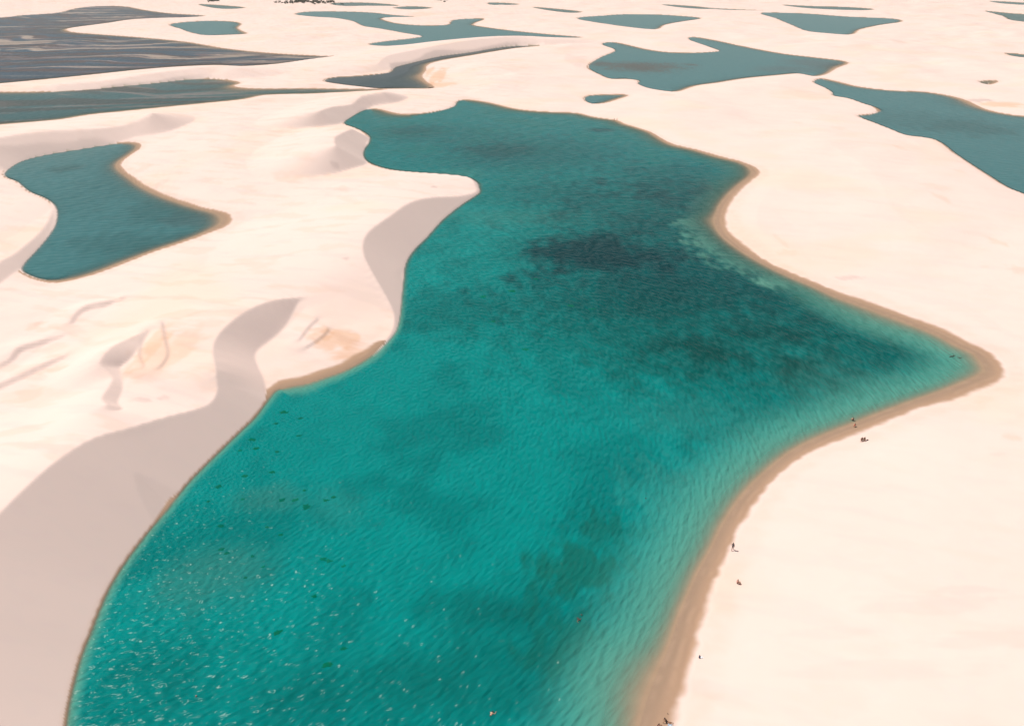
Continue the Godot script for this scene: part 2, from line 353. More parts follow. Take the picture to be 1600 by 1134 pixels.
	# weed mats that just reach the surface: x, z, radius
	weeds = [
		[-51.44, -126.67, 1.25, "dark green weed clump off the shaded left shore, first counted downwards"],
		[-56.77, -125.33, 1.24, "dark green weed clump off the shaded left shore, second counted downwards"],
		[-61.18, -121.62, 1.56, "dark green weed clump nearest the shaded left shore"],
		[-54.83, -117.66, 1.01, "dark green weed clump off the shaded left shore, fourth counted downwards"],
		[-46.77, -117.26, 1.35, "dark green weed clump off the shaded left shore, fifth counted downwards"],
		[-44.30, -117.26, 1.35, "dark green weed clump off the shaded left shore, sixth counted downwards"],
		[-41.27, -115.25, 1.83, "wide dark green weed clump at the end of a broken row"],
		[-43.00, -120.35, 1.03, "dark green weed clump off the shaded left shore, third counted downwards"],
		[-47.37, -109.15, 0.80, "dark green weed clump off the shaded left shore, ninth counted downwards"],
		[-44.16, -106.98, 0.95, "dark green weed clump off the shaded left shore, tenth counted downwards"],
		[-56.45, -109.52, 1.13, "dark green weed clump off the shaded left shore, eighth counted downwards"],
		[-53.99, -102.97, 1.08, "dark green weed clump off the shaded left shore, eleventh counted downwards"],
		[-52.69, -101.96, 0.92, "dark green weed clump off the shaded left shore, twelfth counted downwards"],
		[-47.70, -101.13, 0.92, "dark green weed clump off the shaded left shore, thirteenth counted downwards"],
		[-44.81, -98.52, 0.75, "dark green weed clump off the shaded left shore, fourteenth counted downwards"],
		[-47.30, -95.85, 0.74, "dark green weed clump off the shaded left shore, fifteenth counted downwards"],
		[-34.12, -91.50, 1.00, "dark green weed clump between glints and clear turquoise, sixth counted downwards"],
		[-38.22, -83.79, 1.22, "dark green weed clump alone at the upper border of the glints"],
		[-61.56, -116.85, 0.84, "dark green weed clump off the shaded left shore, seventh counted downwards"],
		[-55.68, -150.50, 1.82, "largest dark green weed clump off the bend of the left shore"],
		[-50.82, -147.92, 1.20, "dark green weed clump under the bend of the left shore, first counted downwards"],
		[-56.02, -145.68, 1.18, "dark green weed clump under the bend of the left shore, second counted downwards"],
		[-59.55, -138.99, 1.71, "dark green weed clump closest to shore below the bend"],
		[-52.47, -134.21, 1.11, "dark green weed clump under the bend of the left shore, sixth counted downwards"],
		[-49.24, -140.56, 1.15, "dark green weed clump under the bend of the left shore, third counted downwards"],
		[-60.93, -134.70, 1.12, "dark green weed clump under the bend of the left shore, fifth counted downwards"],
		[-57.57, -135.44, 1.31, "dark green weed clump under the bend of the left shore, fourth counted downwards"],
		[-34.63, -100.47, 1.06, "dark green weed clump between glints and clear turquoise, third counted downwards"],
		[-33.23, -99.97, 0.91, "dark green weed clump between glints and clear turquoise, fourth counted downwards"],
		[-30.29, -98.68, 1.05, "dark green weed clump between glints and clear turquoise, fifth counted downwards"],
		[-37.94, -117.26, 1.18, "dark green weed clump between glints and clear turquoise, second counted downwards"],
		[-36.47, -118.28, 0.85, "dark green weed clump between glints and clear turquoise, first counted downwards"],
		[-26.82, -80.49, 1.06, "dark green weed clump between glints and clear turquoise, seventh counted downwards"],
		[-28.59, -77.46, 1.55, "dark green weed clump lowest of all, near the bottom edge"],
		[-9.46, -221.59, 2.46, "weed tuft in the dark middle of the lagoon, fourth counted downwards"],
		[-5.86, -202.34, 1.78, "weed tuft in the dark middle of the lagoon, seventh counted downwards"],
		[8.45, -237.31, 2.02, "weed tuft in the dark middle of the lagoon, first counted downwards"],
		[0.00, -226.45, 2.50, "weed tuft in the dark middle of the lagoon, third counted downwards"],
		[23.21, -227.56, 1.12, "weed tuft in the dark middle of the lagoon, second counted downwards"],
		[18.83, -214.35, 2.13, "weed tuft in the dark middle of the lagoon, fifth counted downwards"],
		[25.35, -211.86, 1.84, "weed tuft in the dark middle of the lagoon, sixth counted downwards"],
		[3.63, -184.03, 1.88, "weed tuft in the dark middle of the lagoon, eighth counted downwards"]]


# ---------------------------------------------------------------- heights and colours

func make_grid() -> void:
	for r in [4.0, 20.0, 34.0, 44.0]:
		radii.append(r)
	var dip := deg_to_rad(62.0)
	var at_r := EYE / tan(dip)
	while at_r < 4200.0:
		radii.append(at_r)
		# even steps as an eye at the drone's height would see them, never coarser than the dunes need
		dip -= deg_to_rad(0.095)
		var stride := EYE / tan(maxf(dip, 0.003)) - at_r
		at_r += clampf(stride, 0.0, lerpf(2.6, 16.0, smoothstep(500.0, 2300.0, at_r)))
		dip = atan(EYE / at_r)
	for r in [4800.0, 5600.0, 7000.0, 9500.0, 14000.0]:
		radii.append(r)
	rows = radii.size()
	cols = FAN + 2 * BACK
	var count := rows * cols
	gx.resize(count)
	gz.resize(count)
	for i in rows:
		var r := radii[i]
		var half := deg_to_rad(lerpf(53.0, 39.0, smoothstep(90.0, 600.0, r)))
		for j in cols:
			var a := 0.0
			if j < BACK:
				a = lerpf(-PI, -half, float(j) / BACK)
			elif j >= BACK + FAN:
				a = lerpf(half, PI, float(j - BACK - FAN + 1) / BACK)
			else:
				a = lerpf(-half, half, float(j - BACK) / (FAN - 1))
			gx[i * cols + j] = r * sin(a)
			gz[i * cols + j] = -r * cos(a)


func crest_height(rg: Dictionary, x: float, z: float, floor_h: float) -> float:
	var p: PackedVector3Array = rg.pts
	var best := 1e12
	var bi := 0
	var bt := 0.0
	var tops := 0.0        # height of the crest, the nearer parts counting most
	var weights := 0.0
	for i in p.size() - 1:
		var a := p[i]
		var b := p[i + 1]
		var vx := b.x - a.x
		var vz := b.z - a.z
		var wx := x - a.x
		var wz := z - a.z
		var t := clampf((wx * vx + wz * vz) / (vx * vx + vz * vz + 1e-9), 0.0, 1.0)
		var dx := wx - vx * t
		var dz := wz - vz * t
		var d := dx * dx + dz * dz
		if d < best:
			best = d
			bi = i
			bt = t
		var weight := 1.0 / (d * d + 1e-4)
		tops += weight * (a.y + (b.y - a.y) * t)
		weights += weight
	best = sqrt(best)
	var dir := p[bi + 1] - p[bi]
	dir = dir.normalized()
	if bt >= 1.0 and bi + 2 < p.size():
		dir += (p[bi + 2] - p[bi + 1]).normalized()
	elif bt <= 0.0 and bi > 0:
		dir += (p[bi] - p[bi - 1]).normalized()
	var at := p[bi].lerp(p[bi + 1], bt)
	var side := dir.x * (z - at.z) - dir.z * (x - at.x)
	var share := 1.0 if side > 0.0 else 0.0    # 1 on the slip face, 0 on the windward side; past an end it turns over gently
	if (bi == 0 and bt <= 0.0) or (bi == p.size() - 2 and bt >= 1.0):
		share = smoothstep(-1.0, 1.0, side / (dir.length() * best + 1e-6))
	var top := tops / weights
	var slip: float = top - rg.slope * best
	var fall := 1.0 - smoothstep(0.0, rg.lee, best)
	var back := top * fall if rg.add else lerpf(floor_h * 0.6, top, fall)
	if rg.add:
		return floor_h + lerpf(back, maxf(0.0, slip), share)
	return maxf(floor_h, lerpf(back, slip, share))


func survey() -> void:
	var count := rows * cols
	gh.resize(count)
	gsd.resize(count)
	glake.resize(count)
	gcol.resize(count)
	wcol.resize(count)
	wwave.resize(count)
	var task := WorkerThreadPool.add_group_task(survey_strip, (rows + 15) / 16, -1, true)
	WorkerThreadPool.wait_for_group_task_completion(task)
	task = WorkerThreadPool.add_group_task(colour_strip, (rows + 15) / 16, -1, true)
	WorkerThreadPool.wait_for_group_task_completion(task)


func colour_strip(n: int) -> void:
	var i0 := n * 16
	var i1 := mini(i0 + 16, rows)
	var j0 := 0
	while j0 < cols:
		var j1 := mini(j0 + 16, cols)
		var mid := Vector2.ZERO
		var corners := [i0 * cols + j0, i0 * cols + j1 - 1, (i1 - 1) * cols + j0, (i1 - 1) * cols + j1 - 1]
		for c in corners:
			mid += Vector2(gx[c], gz[c]) * 0.25
		var reach := 0.0
		for c in corners:
			reach = maxf(reach, mid.distance_to(Vector2(gx[c], gz[c])))
		var my_damp := near_ones(damp, mid, reach * 1.1, 1.7)
		for i in range(i0, i1):
			for j in range(j0, j1):
				var at := i * cols + j
				var ny := grid_normal(gh, i, j).y
				gcol[at] = sand_colour(gx[at], gz[at], gh[at], gsd[at], sqrt(maxf(1.0 / (ny * ny) - 1.0, 0.0)), my_damp)
		j0 += 16


func survey_strip(n: int) -> void:
	var j0 := 0
	while j0 < cols:
		survey_block(n * 16, mini(n * 16 + 16, rows), j0, mini(j0 + 16, cols))
		j0 += 16


func survey_block(i0: int, i1: int, j0: int, j1: int) -> void:
	# the block's middle and reach, then only what can matter to it
	var mid := Vector2.ZERO
	var corners := [i0 * cols + j0, i0 * cols + j1 - 1, (i1 - 1) * cols + j0, (i1 - 1) * cols + j1 - 1]
	for c in corners:
		mid += Vector2(gx[c], gz[c]) * 0.25
	var reach := 0.0
	for c in corners:
		reach = maxf(reach, mid.distance_to(Vector2(gx[c], gz[c])))
	reach *= 1.1
	var near: Array = []    # lake index, candidate segments (ax, az, vx, vz), inside flag (-1 unknown, 0 out, 1 in)
	for k in lakes.size():
		var lk: Dictionary = lakes[k]
		var box: Rect2 = lk.box
		var far_off: float = 7.0 * lk.rise / lk.slope + 60.0
		var out_x := maxf(maxf(box.position.x - mid.x, mid.x - box.end.x), 0.0)
		var out_z := maxf(maxf(box.position.y - mid.y, mid.y - box.end.y), 0.0)
		if sqrt(out_x * out_x + out_z * out_z) - reach > far_off:
			continue
		var p: PackedVector2Array = lk.pts
		var n := p.size()
		var dist := PackedFloat32Array()
		dist.resize(n)
		var least := 1e12
		for s in n:
			var q := Geometry2D.get_closest_point_to_segment(mid, p[s], p[(s + 1) % n])
			var d := q.distance_to(mid)
			dist[s] = d
			least = minf(least, d)
		if least - reach > far_off and not Geometry2D.is_point_in_polygon(mid, p):
			continue
		var segs := PackedFloat32Array()
		for s in n:
			if dist[s] <= least + 2.0 * reach:
				var b := p[(s + 1) % n]
				segs.append_array([p[s].x, p[s].y, b.x - p[s].x, b.y - p[s].y])
		var flag := -1
		if least > reach:
			flag = 1 if Geometry2D.is_point_in_polygon(mid, p) else 0
		near.append([k, segs, flag])
	var my_ridges: Array = []
	for rg in ridges:
		if (rg.box as Rect2).grow(reach).has_point(mid):
			my_ridges.append(rg)
	var my_flats := near_ones(flats, mid, reach, 1.0)
	var my_tones := near_ones(tones, mid, reach, 1.7)
	for i in range(i0, i1):
		for j in range(j0, j1):
			var at := i * cols + j
			var x := gx[at]
			var z := gz[at]
			var land := 1e6       # nearest shore
			var prof := 4.5
			var inside := -1
			var depth := 0.0
			var steep := 0.0
			for item in near:
				var k: int = item[0]
				var segs: PackedFloat32Array = item[1]
				var best := 1e18
				var bnx := 0.0
				var s := 0
				var m := segs.size()
				while s < m:
					var vx := segs[s + 2]
					var vz := segs[s + 3]
					var wx := x - segs[s]
					var wz := z - segs[s + 1]
					var t := clampf((wx * vx + wz * vz) / (vx * vx + vz * vz + 1e-9), 0.0, 1.0)
					wx -= vx * t
					wz -= vz * t
					var d := wx * wx + wz * wz
					if d < best:
						best = d
						bnx = vz / (sqrt(vx * vx + vz * vz) + 1e-6)
					s += 4
				best = sqrt(best)
				var is_in: bool = item[2] == 1
				if item[2] == -1:
					is_in = Geometry2D.is_point_in_polygon(Vector2(x, z), lakes[k].pts)
				var st := smoothstep(0.05, 0.9, -bnx)
				if is_in:
					inside = k
					land = -best
					steep = st
					depth = best * lerpf(0.13, 1.0, st)
				elif inside < 0:
					land = minf(land, best)
					var rise: float = lakes[k].rise
					var sl: float = lakes[k].slope * (1.0 + 1.4 * st * exp(-best / 7.0))
					prof = minf(prof, rise * (1.0 - exp(-best * sl / rise)))
			var h := 0.0
			if inside >= 0:
				for f in my_flats:
					var e0 := Vector2(x - f[0], z - f[1]).length() / float(f[2])
					depth *= lerpf(0.45, 1.0, smoothstep(0.0, 1.2, e0))
				h = -3.2 * (1.0 - exp(-depth / 3.2))
			else:
				var w := 1.0 - exp(-land / 70.0)
				var far_share := smoothstep(60.0, 700.0, -z)
				for f in my_flats:
					var e1 := Vector2(x - f[0], z - f[1]).length() / float(f[2])
					prof *= lerpf(f[3], 1.0, smoothstep(0.3, 1.3, e1))
				h = prof + w * (n_swell.get_noise_2d(x, z) * lerpf(2.6, 7.0, far_share))
				var lively := lerpf(1.0, 0.35, smoothstep(0.0, 60.0, x))
				h += w * lively * (0.16 * n_fine.get_noise_2d(x * 0.6, z * 0.9) + 1.0 * n_patch.get_noise_2d(x * 0.9 + 0.5 * z, z * 1.3 - 0.3 * x))
				h = maxf(h, minf(0.06 * land, 1.0))
				for rg in my_ridges:
					if not rg.add:
						h = crest_height(rg, x, z, h)
				h = minf(h, 0.64 * land)
				for rg in my_ridges:
					if rg.add:
						h = crest_height(rg, x, z, h)
			gh[at] = h
			gsd[at] = land
			glake[at] = inside
			if land < 12.0:
				var owner := inside
				if owner < 0 and near.size():
					owner = near[0][0]
				wcol[at] = water_colour(x, z, maxf(-h, 0.0), land, owner, my_tones)


func near_ones(list: Array, mid: Vector2, reach: float, margin: float) -> Array:
	var out: Array = []
	for f in list:
		var r: float = maxf(f[2], f[3]) if f.size() > 4 else f[2] * 1.4
		if mid.distance_to(Vector2(f[0], f[1])) < r * margin + reach:
			out.append(f)
	return out


func linear_mix(a: Vector3, b: Vector3, t: float) -> Vector3:
	return a.lerp(b, clampf(t, 0.0, 1.0))


func packed(v: Vector3, alpha := 1.0) -> Color:
	return Color(pow(maxf(v.x, 0.0), 1.0 / 2.2), pow(maxf(v.y, 0.0), 1.0 / 2.2), pow(maxf(v.z, 0.0), 1.0 / 2.2), alpha)


func sand_colour(x: float, z: float, h: float, land: float, slope: float, my_damp: Array) -> Color:
	var n1 := n_patch.get_noise_2d(x, z)
	var n2 := n_fine.get_noise_2d(x, z * 1.6)
	var even := 1.0 - smoothstep(0.18, 0.42, slope)     # slip faces are swept clean by sliding sand
	var c := Vector3(0.60, 0.484, 0.462) * (1.0 + 0.025 * n1 * even + 0.012 * n2)
	c = linear_mix(c, Vector3(0.60, 0.465, 0.405), smoothstep(0.0, 0.5, n_patch.get_noise_2d(x * 0.4 + 500.0, z * 0.4)) * 0.6 * even)
	# long wind streaks of finer, greyer grains
	var streak := n_streak.get_noise_2d((x * 0.94 + z * 0.34) * 0.018, (z * 0.94 - x * 0.34) * 0.11)
	c = linear_mix(c, c * Vector3(0.955, 0.955, 0.965), smoothstep(0.12, 0.42, streak) * even * lerpf(1.0, 0.55, smoothstep(0.0, 60.0, x)))
	var blush := n_streak.get_noise_2d((x * 0.94 + z * 0.34) * 0.03 + 60.0, (z * 0.94 - x * 0.34) * 0.08)
	c = linear_mix(c, c * Vector3(0.965, 0.93, 0.90), smoothstep(0.15, 0.4, blush) * even * lerpf(0.9, 0.25, smoothstep(-20.0, 50.0, x)))
	for f in my_damp:
		var ex: float = (x - f[0]) / f[2]
		var ez: float = (z - f[1]) / f[3]
		var e := sqrt(ex * ex + ez * ez)
		if e < 1.6:
			var a: float = f[4] * (1.0 - smoothstep(0.55, 1.1, e + 0.55 * n_fine.get_noise_2d(x * 6.0 / f[2], z * 6.0 / f[3]) + 0.25 * n2))
			var tint := Vector3(0.92, 0.83, 0.75)
			if f[5] == 1:
				tint = Vector3(0.74, 0.73, 0.74)
			elif f[5] == 2:
				tint = Vector3(0.90, 0.76, 0.62)
			c = linear_mix(c, c * tint, a)
	var steep_far := smoothstep(0.26, 0.4, slope) * smoothstep(130.0, 230.0, -z)   # the wet rim of a far slip face is too thin to see
	if land < 25.0 and not (steep_far > 0.5 and h > -0.6):
		var rim := (0.265 + 0.045 * n2 + 0.07 * n1) * lerpf(0.7 if h > 0.3 * land else 1.0, 0.25 if h > 0.3 * land else 0.6, smoothstep(200.0, 600.0, -z))
		if h > -0.02:
			var wet := 1.0 - smoothstep(rim * 0.72, rim * 1.12, h)
			var dark := 1.0 - smoothstep(0.0, rim * 0.9, h)
			var soaked := linear_mix(Vector3(0.315, 0.208, 0.148), Vector3(0.245, 0.172, 0.128), dark)
			soaked *= 1.0 + 0.06 * n2 + 0.07 * sin(h * 55.0 + 7.0 * n1) * smoothstep(-0.2, 0.4, n1 + 0.6 * n2)
			c = linear_mix(c, soaked, wet)
			# a fine crust of drying sand above the wet band
			var crust := smoothstep(rim, rim * 1.3, h) * (1.0 - smoothstep(rim * 1.6, rim * 2.8, h)) * (0.5 + 0.5 * n2)
			c = linear_mix(c, c * Vector3(0.93, 0.87, 0.82), crust * 0.8)
		else:
			c = linear_mix(Vector3(0.26, 0.185, 0.132), Vector3(0.30, 0.30, 0.23), smoothstep(0.1, 1.2, -h)) * (1.0 + 0.08 * n2)
	return packed(c)


func water_colour(x: float, z: float, depth: float, land: float, k: int, my_tones: Array) -> Color:
	var kind: int = lakes[k].kind if k >= 0 else 0
	var n1 := n_patch.get_noise_2d(x * 1.3, z * 1.3)
	var n2 := n_fine.get_noise_2d(x * 1.1, z * 0.7)
	var ragged := n_streak.get_noise_2d(x * 0.11, z * 0.075)
	var c := Vector3(0.000, 0.160, 0.161)
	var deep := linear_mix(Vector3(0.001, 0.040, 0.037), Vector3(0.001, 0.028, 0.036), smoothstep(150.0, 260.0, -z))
	var top := 0.98
	if kind == 0:
		# towards the far end the water turns greyer and deeper
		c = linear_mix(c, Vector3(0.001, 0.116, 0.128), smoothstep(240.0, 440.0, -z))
		c = linear_mix(c, Vector3(0.000, 0.098, 0.100), smoothstep(-0.15, 0.5, n1 + 0.4 * ragged) * 0.6)
	elif kind == 1:
		c = Vector3(0.030, 0.118, 0.134)
		deep = Vector3(0.008, 0.045, 0.048)
	elif kind == 2:
		c = Vector3(0.013, 0.072, 0.084)
		var band := n_streak.get_noise_2d(x * 0.006, (z + 0.5 * land) * 0.05)
		c = linear_mix(c, Vector3(0.13, 0.12, 0.12), smoothstep(0.16, 0.32, band) * 0.8)
		c = linear_mix(c, Vector3(0.025, 0.034, 0.034), smoothstep(0.05, 0.3, n_streak.get_noise_2d(x * 0.004 + 50.0, (z + 0.4 * land) * 0.03)) * 0.75)
	elif kind == 3:
		c = Vector3(0.020, 0.046, 0.060)
	elif kind == 4:
		var bend := 42.0 * n_patch.get_noise_2d(x * 0.10, z * 0.06)
		var s := n_streak.get_noise_2d(x * 0.0028, (z + bend * 2.0 + 0.25 * land) * 0.020)
		var s2 := n_streak.get_noise_2d(x * 0.004 + 90.0, (z + bend * 2.0 + 0.3 * land) * 0.03)
		var s3 := n_streak.get_noise_2d(x * 0.006 + 30.0, (z + bend * 2.0 + 0.3 * land) * 0.055)
		c = Vector3(0.004, 0.036, 0.070)
		c = linear_mix(c, Vector3(0.088, 0.072, 0.088), smoothstep(-0.02, 0.12, s + 0.45 * s3) * smoothstep(-0.4, 0.1, n_patch.get_noise_2d(x * 0.09, z * 0.4)))
		c = linear_mix(c, Vector3(0.034, 0.018, 0.019), smoothstep(0.02, 0.12, s2 + 0.4 * s3) * 0.9)
		c = linear_mix(c, Vector3(0.26, 0.21, 0.18), smoothstep(0.20, 0.30, s + 0.4 * s3) * 0.85 * smoothstep(-0.3, 0.2, n_patch.get_noise_2d(x * 0.10 + 40.0, z * 0.3)))
		c *= 1.0 + 0.5 * s3
		top = 0.97
	elif kind == 5:
		c = Vector3(0.025, 0.085, 0.088)
	elif kind == 6:
		c = Vector3(0.10, 0.085, 0.055)
	var sum := [0.0, 0.0, 0.0, 0.0]
	for f in my_tones:
		var ex: float = (x - f[0]) / f[2]
		var ez: float = (z - f[1]) / f[3]
		var e := sqrt(ex * ex + ez * ez)
		if e < 1.7:
			var rough := 0.40 * n1 + 0.16 * n2 + 0.22 * ragged
			var kd := int(f[4])
			if kd == 1 or kd == 2:
				rough = 0.35 * n1 + 0.75 * n_fine.get_noise_2d(x * 1.7 + 40.0 * kd, z * 0.9)
			var a: float = f[5] * (1.0 - smoothstep(0.25, 1.25, e + rough))
			sum[kd] = maxf(sum[kd], a) if kd != 0 else 1.0 - (1.0 - sum[0]) * (1.0 - a)
	c = linear_mix(c, Vector3(0.035, 0.125, 0.112) if kind == 0 else Vector3(0.04, 0.065, 0.072), sum[3])
	c = linear_mix(c, deep, sum[0])
	c = linear_mix(c, Vector3(0.005, 0.050, 0.031) if kind == 0 else Vector3(0.045, 0.045, 0.040), sum[2])
	c = linear_mix(c, Vector3(0.085, 0.24, 0.20), sum[1])
	c *= 1.0 + 0.06 * n2 + 0.08 * ragged
	# clear over the shallows, milky turquoise with depth
	if kind == 0:
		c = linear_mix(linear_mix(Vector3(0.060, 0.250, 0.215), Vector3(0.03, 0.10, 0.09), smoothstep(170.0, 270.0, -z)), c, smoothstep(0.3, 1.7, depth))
	var alpha := top * (1.0 - exp(-maxf(depth - 0.05, 0.0) * (3.0 if kind == 0 else 2.4 if kind == 1 else 1.2)))
	return packed(c, clampf(alpha, 0.0, 1.0))


# ---------------------------------------------------------------- meshes

func commit(called: String, v: PackedVector3Array, nrm: PackedVector3Array, col: PackedColorArray, uv: PackedVector2Array, idx: PackedInt32Array, m: Material) -> MeshInstance3D:
	var arrays: Array = []
	arrays.resize(Mesh.ARRAY_MAX)
	arrays[Mesh.ARRAY_VERTEX] = v
	arrays[Mesh.ARRAY_NORMAL] = nrm
	arrays[Mesh.ARRAY_COLOR] = col
	if uv.size():
		arrays[Mesh.ARRAY_TEX_UV] = uv
	arrays[Mesh.ARRAY_INDEX] = idx
	var mesh := ArrayMesh.new()
	mesh.add_surface_from_arrays(Mesh.PRIMITIVE_TRIANGLES, arrays)
	mesh.surface_set_material(0, m)
	var o := MeshInstance3D.new()
	o.name = called
	o.mesh = mesh
	add_child(o, true)
	return o


func grid_normal(field: PackedFloat32Array, i: int, j: int) -> Vector3:
	var a := i * cols + maxi(j - 1, 0)
	var b := i * cols + mini(j + 1, cols - 1)
	var c := maxi(i - 1, 0) * cols + j
	var d := mini(i + 1, rows - 1) * cols + j
	var u := Vector3(gx[b] - gx[a], field[b] - field[a], gz[b] - gz[a])
	var w := Vector3(gx[d] - gx[c], field[d] - field[c], gz[d] - gz[c])
	var n := u.cross(w)
	if n.y < 0.0:
		n = -n
	return n.normalized() if n.length_squared() > 1e-12 else Vector3.UP


func build_ground() -> void:
	var count := rows * cols
	var v := PackedVector3Array()
	var nrm := PackedVector3Array()
	var idx := PackedInt32Array()
	v.resize(count)
	nrm.resize(count)
	idx.resize((rows - 1) * (cols - 1) * 6)
	var q := 0
	for i in rows:
		for j in cols:
			var at := i * cols + j
			v[at] = Vector3(gx[at], gh[at], gz[at])
			nrm[at] = grid_normal(gh, i, j)
			if i < rows - 1 and j < cols - 1:
				var a := at
				var b := at + 1
				var c := at + cols
				var d := at + cols + 1
				idx[q] = a
				idx[q + 1] = c
				idx[q + 2] = b
				idx[q + 3] = b
				idx[q + 4] = c
				idx[q + 5] = d
				q += 6
	var m := StandardMaterial3D.new()
	m.resource_name = "sand"
	m.vertex_color_use_as_albedo = true
	m.vertex_color_is_srgb = true
	m.roughness = 0.95
	m.metallic_specular = 0.25
	var o := commit("sand_dunes", v, nrm, gcol, PackedVector2Array(), idx, m)
	o.set_meta("kind", "structure")
	o.set_meta("label", "pale cream sand dunes with shaded slip faces and wet brown shores")


func ripple_texture() -> NoiseTexture2D:
	var t := NoiseTexture2D.new()
	t.width = 2048
	t.height = 2048
	t.seamless = true
	t.as_normal_map = true
	t.bump_strength = 14.0
	t.generate_mipmaps = false
	t.noise = ripple_noise()
	return t


func ripple_noise() -> FastNoiseLite:
	var n := noise(77, 0.0125, 2)
	n.fractal_gain = 0.35
	return n


var water_look: Array = []
var lake_quads: Array = []
var used := PackedInt32Array()


func sort_water() -> void:
	for k in lakes.size():
		lake_quads.append(PackedInt32Array())
	used.resize(rows * cols)
	used.fill(-1)
	for i in rows - 1:
		for j in cols - 1:
			var at := i * cols + j
			var a := glake[at]
			var b := glake[at + 1]
			var c := glake[at + cols]
			var d := glake[at + cols + 1]
			var k := maxi(maxi(a, b), maxi(c, d))
			if k >= 0:
				lake_quads[k].append(at)



func build_water(k: int) -> void:
	if water_look.is_empty():
		var ripples := ripple_texture()
		var white := Image.create(4, 4, false, Image.FORMAT_RGBA8)
		white.fill(Color.WHITE)
		var clear := ImageTexture.create_from_image(white)
		for rough in [0.21, 0.28]:
			var main_look: bool = rough < 0.25
			var w := StandardMaterial3D.new()
			w.resource_name = "lagoon_water"
			w.albedo_texture = clear
			w.transparency = BaseMaterial3D.TRANSPARENCY_ALPHA
			w.vertex_color_use_as_albedo = true
			w.vertex_color_is_srgb = true
			w.roughness = rough
			w.metallic_specular = 0.085 if main_look else 0.15
			w.normal_enabled = true
			w.normal_texture = ripples
			w.normal_scale = 0.95 if main_look else 0.22
			water_look.append(w)
	var main: bool = lakes[k].kind == 0
	var quads: PackedInt32Array = lake_quads[k]
	var verts := PackedInt32Array()
	for at in quads:
		for c in [at, at + 1, at + cols, at + cols + 1]:
			if used[c] < 0:
				used[c] = verts.size()
				verts.append(c)
	var v := PackedVector3Array()
	var nrm := PackedVector3Array()
	var col := PackedColorArray()
	var uv := PackedVector2Array()
	if main:
		wwave.fill(0.0)
		for at in verts:
			wwave[at] = wave(gx[at], gz[at], gsd[at])
	for at in verts:
		v.append(Vector3(gx[at], wwave[at] if main else 0.0, gz[at]))
		nrm.append(grid_normal(wwave, at / cols, at % cols) if main else Vector3.UP)
		col.append(wcol[at])
		var p := Vector2(gx[at], gz[at]) - WAVE_FROM
		uv.append(Vector2(p.angle() * 1.15, p.length() / 34.0) if main else Vector2(gx[at] / 210.0, gz[at] / 70.0))
	var idx := PackedInt32Array()
	for at in quads:
		idx.append_array([used[at], used[at + cols], used[at + 1], used[at + 1], used[at + cols], used[at + cols + 1]])
	for at in verts:
		used[at] = -1
	if idx.is_empty():
		return
	var o := commit("lagoon_water", v, nrm, col, uv, idx, water_look[0 if main else 1])
	o.set_meta("kind", "structure")
	o.set_meta("label", lakes[k].key)


func wave(x: float, z: float, land: float) -> float:
	var dx := x - WAVE_FROM.x
	var dz := z - WAVE_FROM.y
	var r := sqrt(dx * dx + dz * dz)
	var u := atan2(dz, dx) * 60.0
	var far := 1.0 - smoothstep(150.0, 330.0, -z)
	var amp := 0.055 * far * smoothstep(18.0, 70.0, r) * smoothstep(0.0, 6.0, -land)
	if amp <= 0.0:
		return 0.0
	var bend := 1.5 * n_patch.get_noise_2d(x, z)
	return amp * (n_wave.get_noise_2d(u * 0.34, (r + bend) * 0.7))


# ---------------------------------------------------------------- things

func ground_at(x: float, z: float) -> float:
	var r := sqrt(x * x + z * z)
	var i := clampi(radii.bsearch(r), 1, rows - 1)
	var best := 1e12
	var h := 0.0
	for ii in [i - 1, i]:
		for j in range(BACK, BACK + FAN):
			var at: int = ii * cols + j
			var d := (gx[at] - x) * (gx[at] - x) + (gz[at] - z) * (gz[at] - z)
			if d < best:
				best = d
				h = gh[at]
	return h


func paint(colour: Vector3, rough := 0.8, name_of := "") -> StandardMaterial3D:
	var m := StandardMaterial3D.new()
	m.resource_name = name_of
	m.albedo_color = Color(colour.x, colour.y, colour.z).linear_to_srgb()
	m.roughness = rough
	return m


func thing(called: String, label: String, category: String, at: Vector3, turn := 0.0, group := "") -> Node3D:
	var o := Node3D.new()
	o.name = called
	add_child(o, true)
	o.position = at
	o.rotation.y = turn
	o.set_meta("label", label)
	o.set_meta("category", category)
	if group:
		o.set_meta("group", group)
	return o


func part(called: String, mesh: Mesh, m: Material, parent: Node3D) -> MeshInstance3D:
	var o := MeshInstance3D.new()
	o.name = called
	o.mesh = mesh
	o.material_override = m
	parent.add_child(o, true)
	return o


func lay(st: SurfaceTool, a: Vector3, b: Vector3, c: Vector3) -> void:
	st.add_vertex(a)
	st.add_vertex(b)
	st.add_vertex(c)


func tube(st: SurfaceTool, path: Array, radius: Array, sides := 6) -> void:
	var rings: Array = []
	for i in path.size():
		var d: Vector3 = (path[mini(i + 1, path.size() - 1)] - path[maxi(i - 1, 0)]).normalized()
		var u := d.cross(Vector3(0.31, 0.93, 0.2)).normalized()
		var w := d.cross(u)
		var ring: Array = []
		for s in sides:
			var a := TAU * s / sides
			ring.append(path[i] + (u * cos(a) + w * sin(a)) * float(radius[i]))
		rings.append(ring)
	for i in rings.size() - 1:
		for s in sides:
			var t := (s + 1) % sides
			lay(st, rings[i][s], rings[i + 1][s], rings[i][t])
			lay(st, rings[i][t], rings[i + 1][s], rings[i + 1][t])
	for s in sides:
		var t := (s + 1) % sides
		lay(st, path[0], rings[0][s], rings[0][t])
		lay(st, path[-1], rings[-1][t], rings[-1][s])


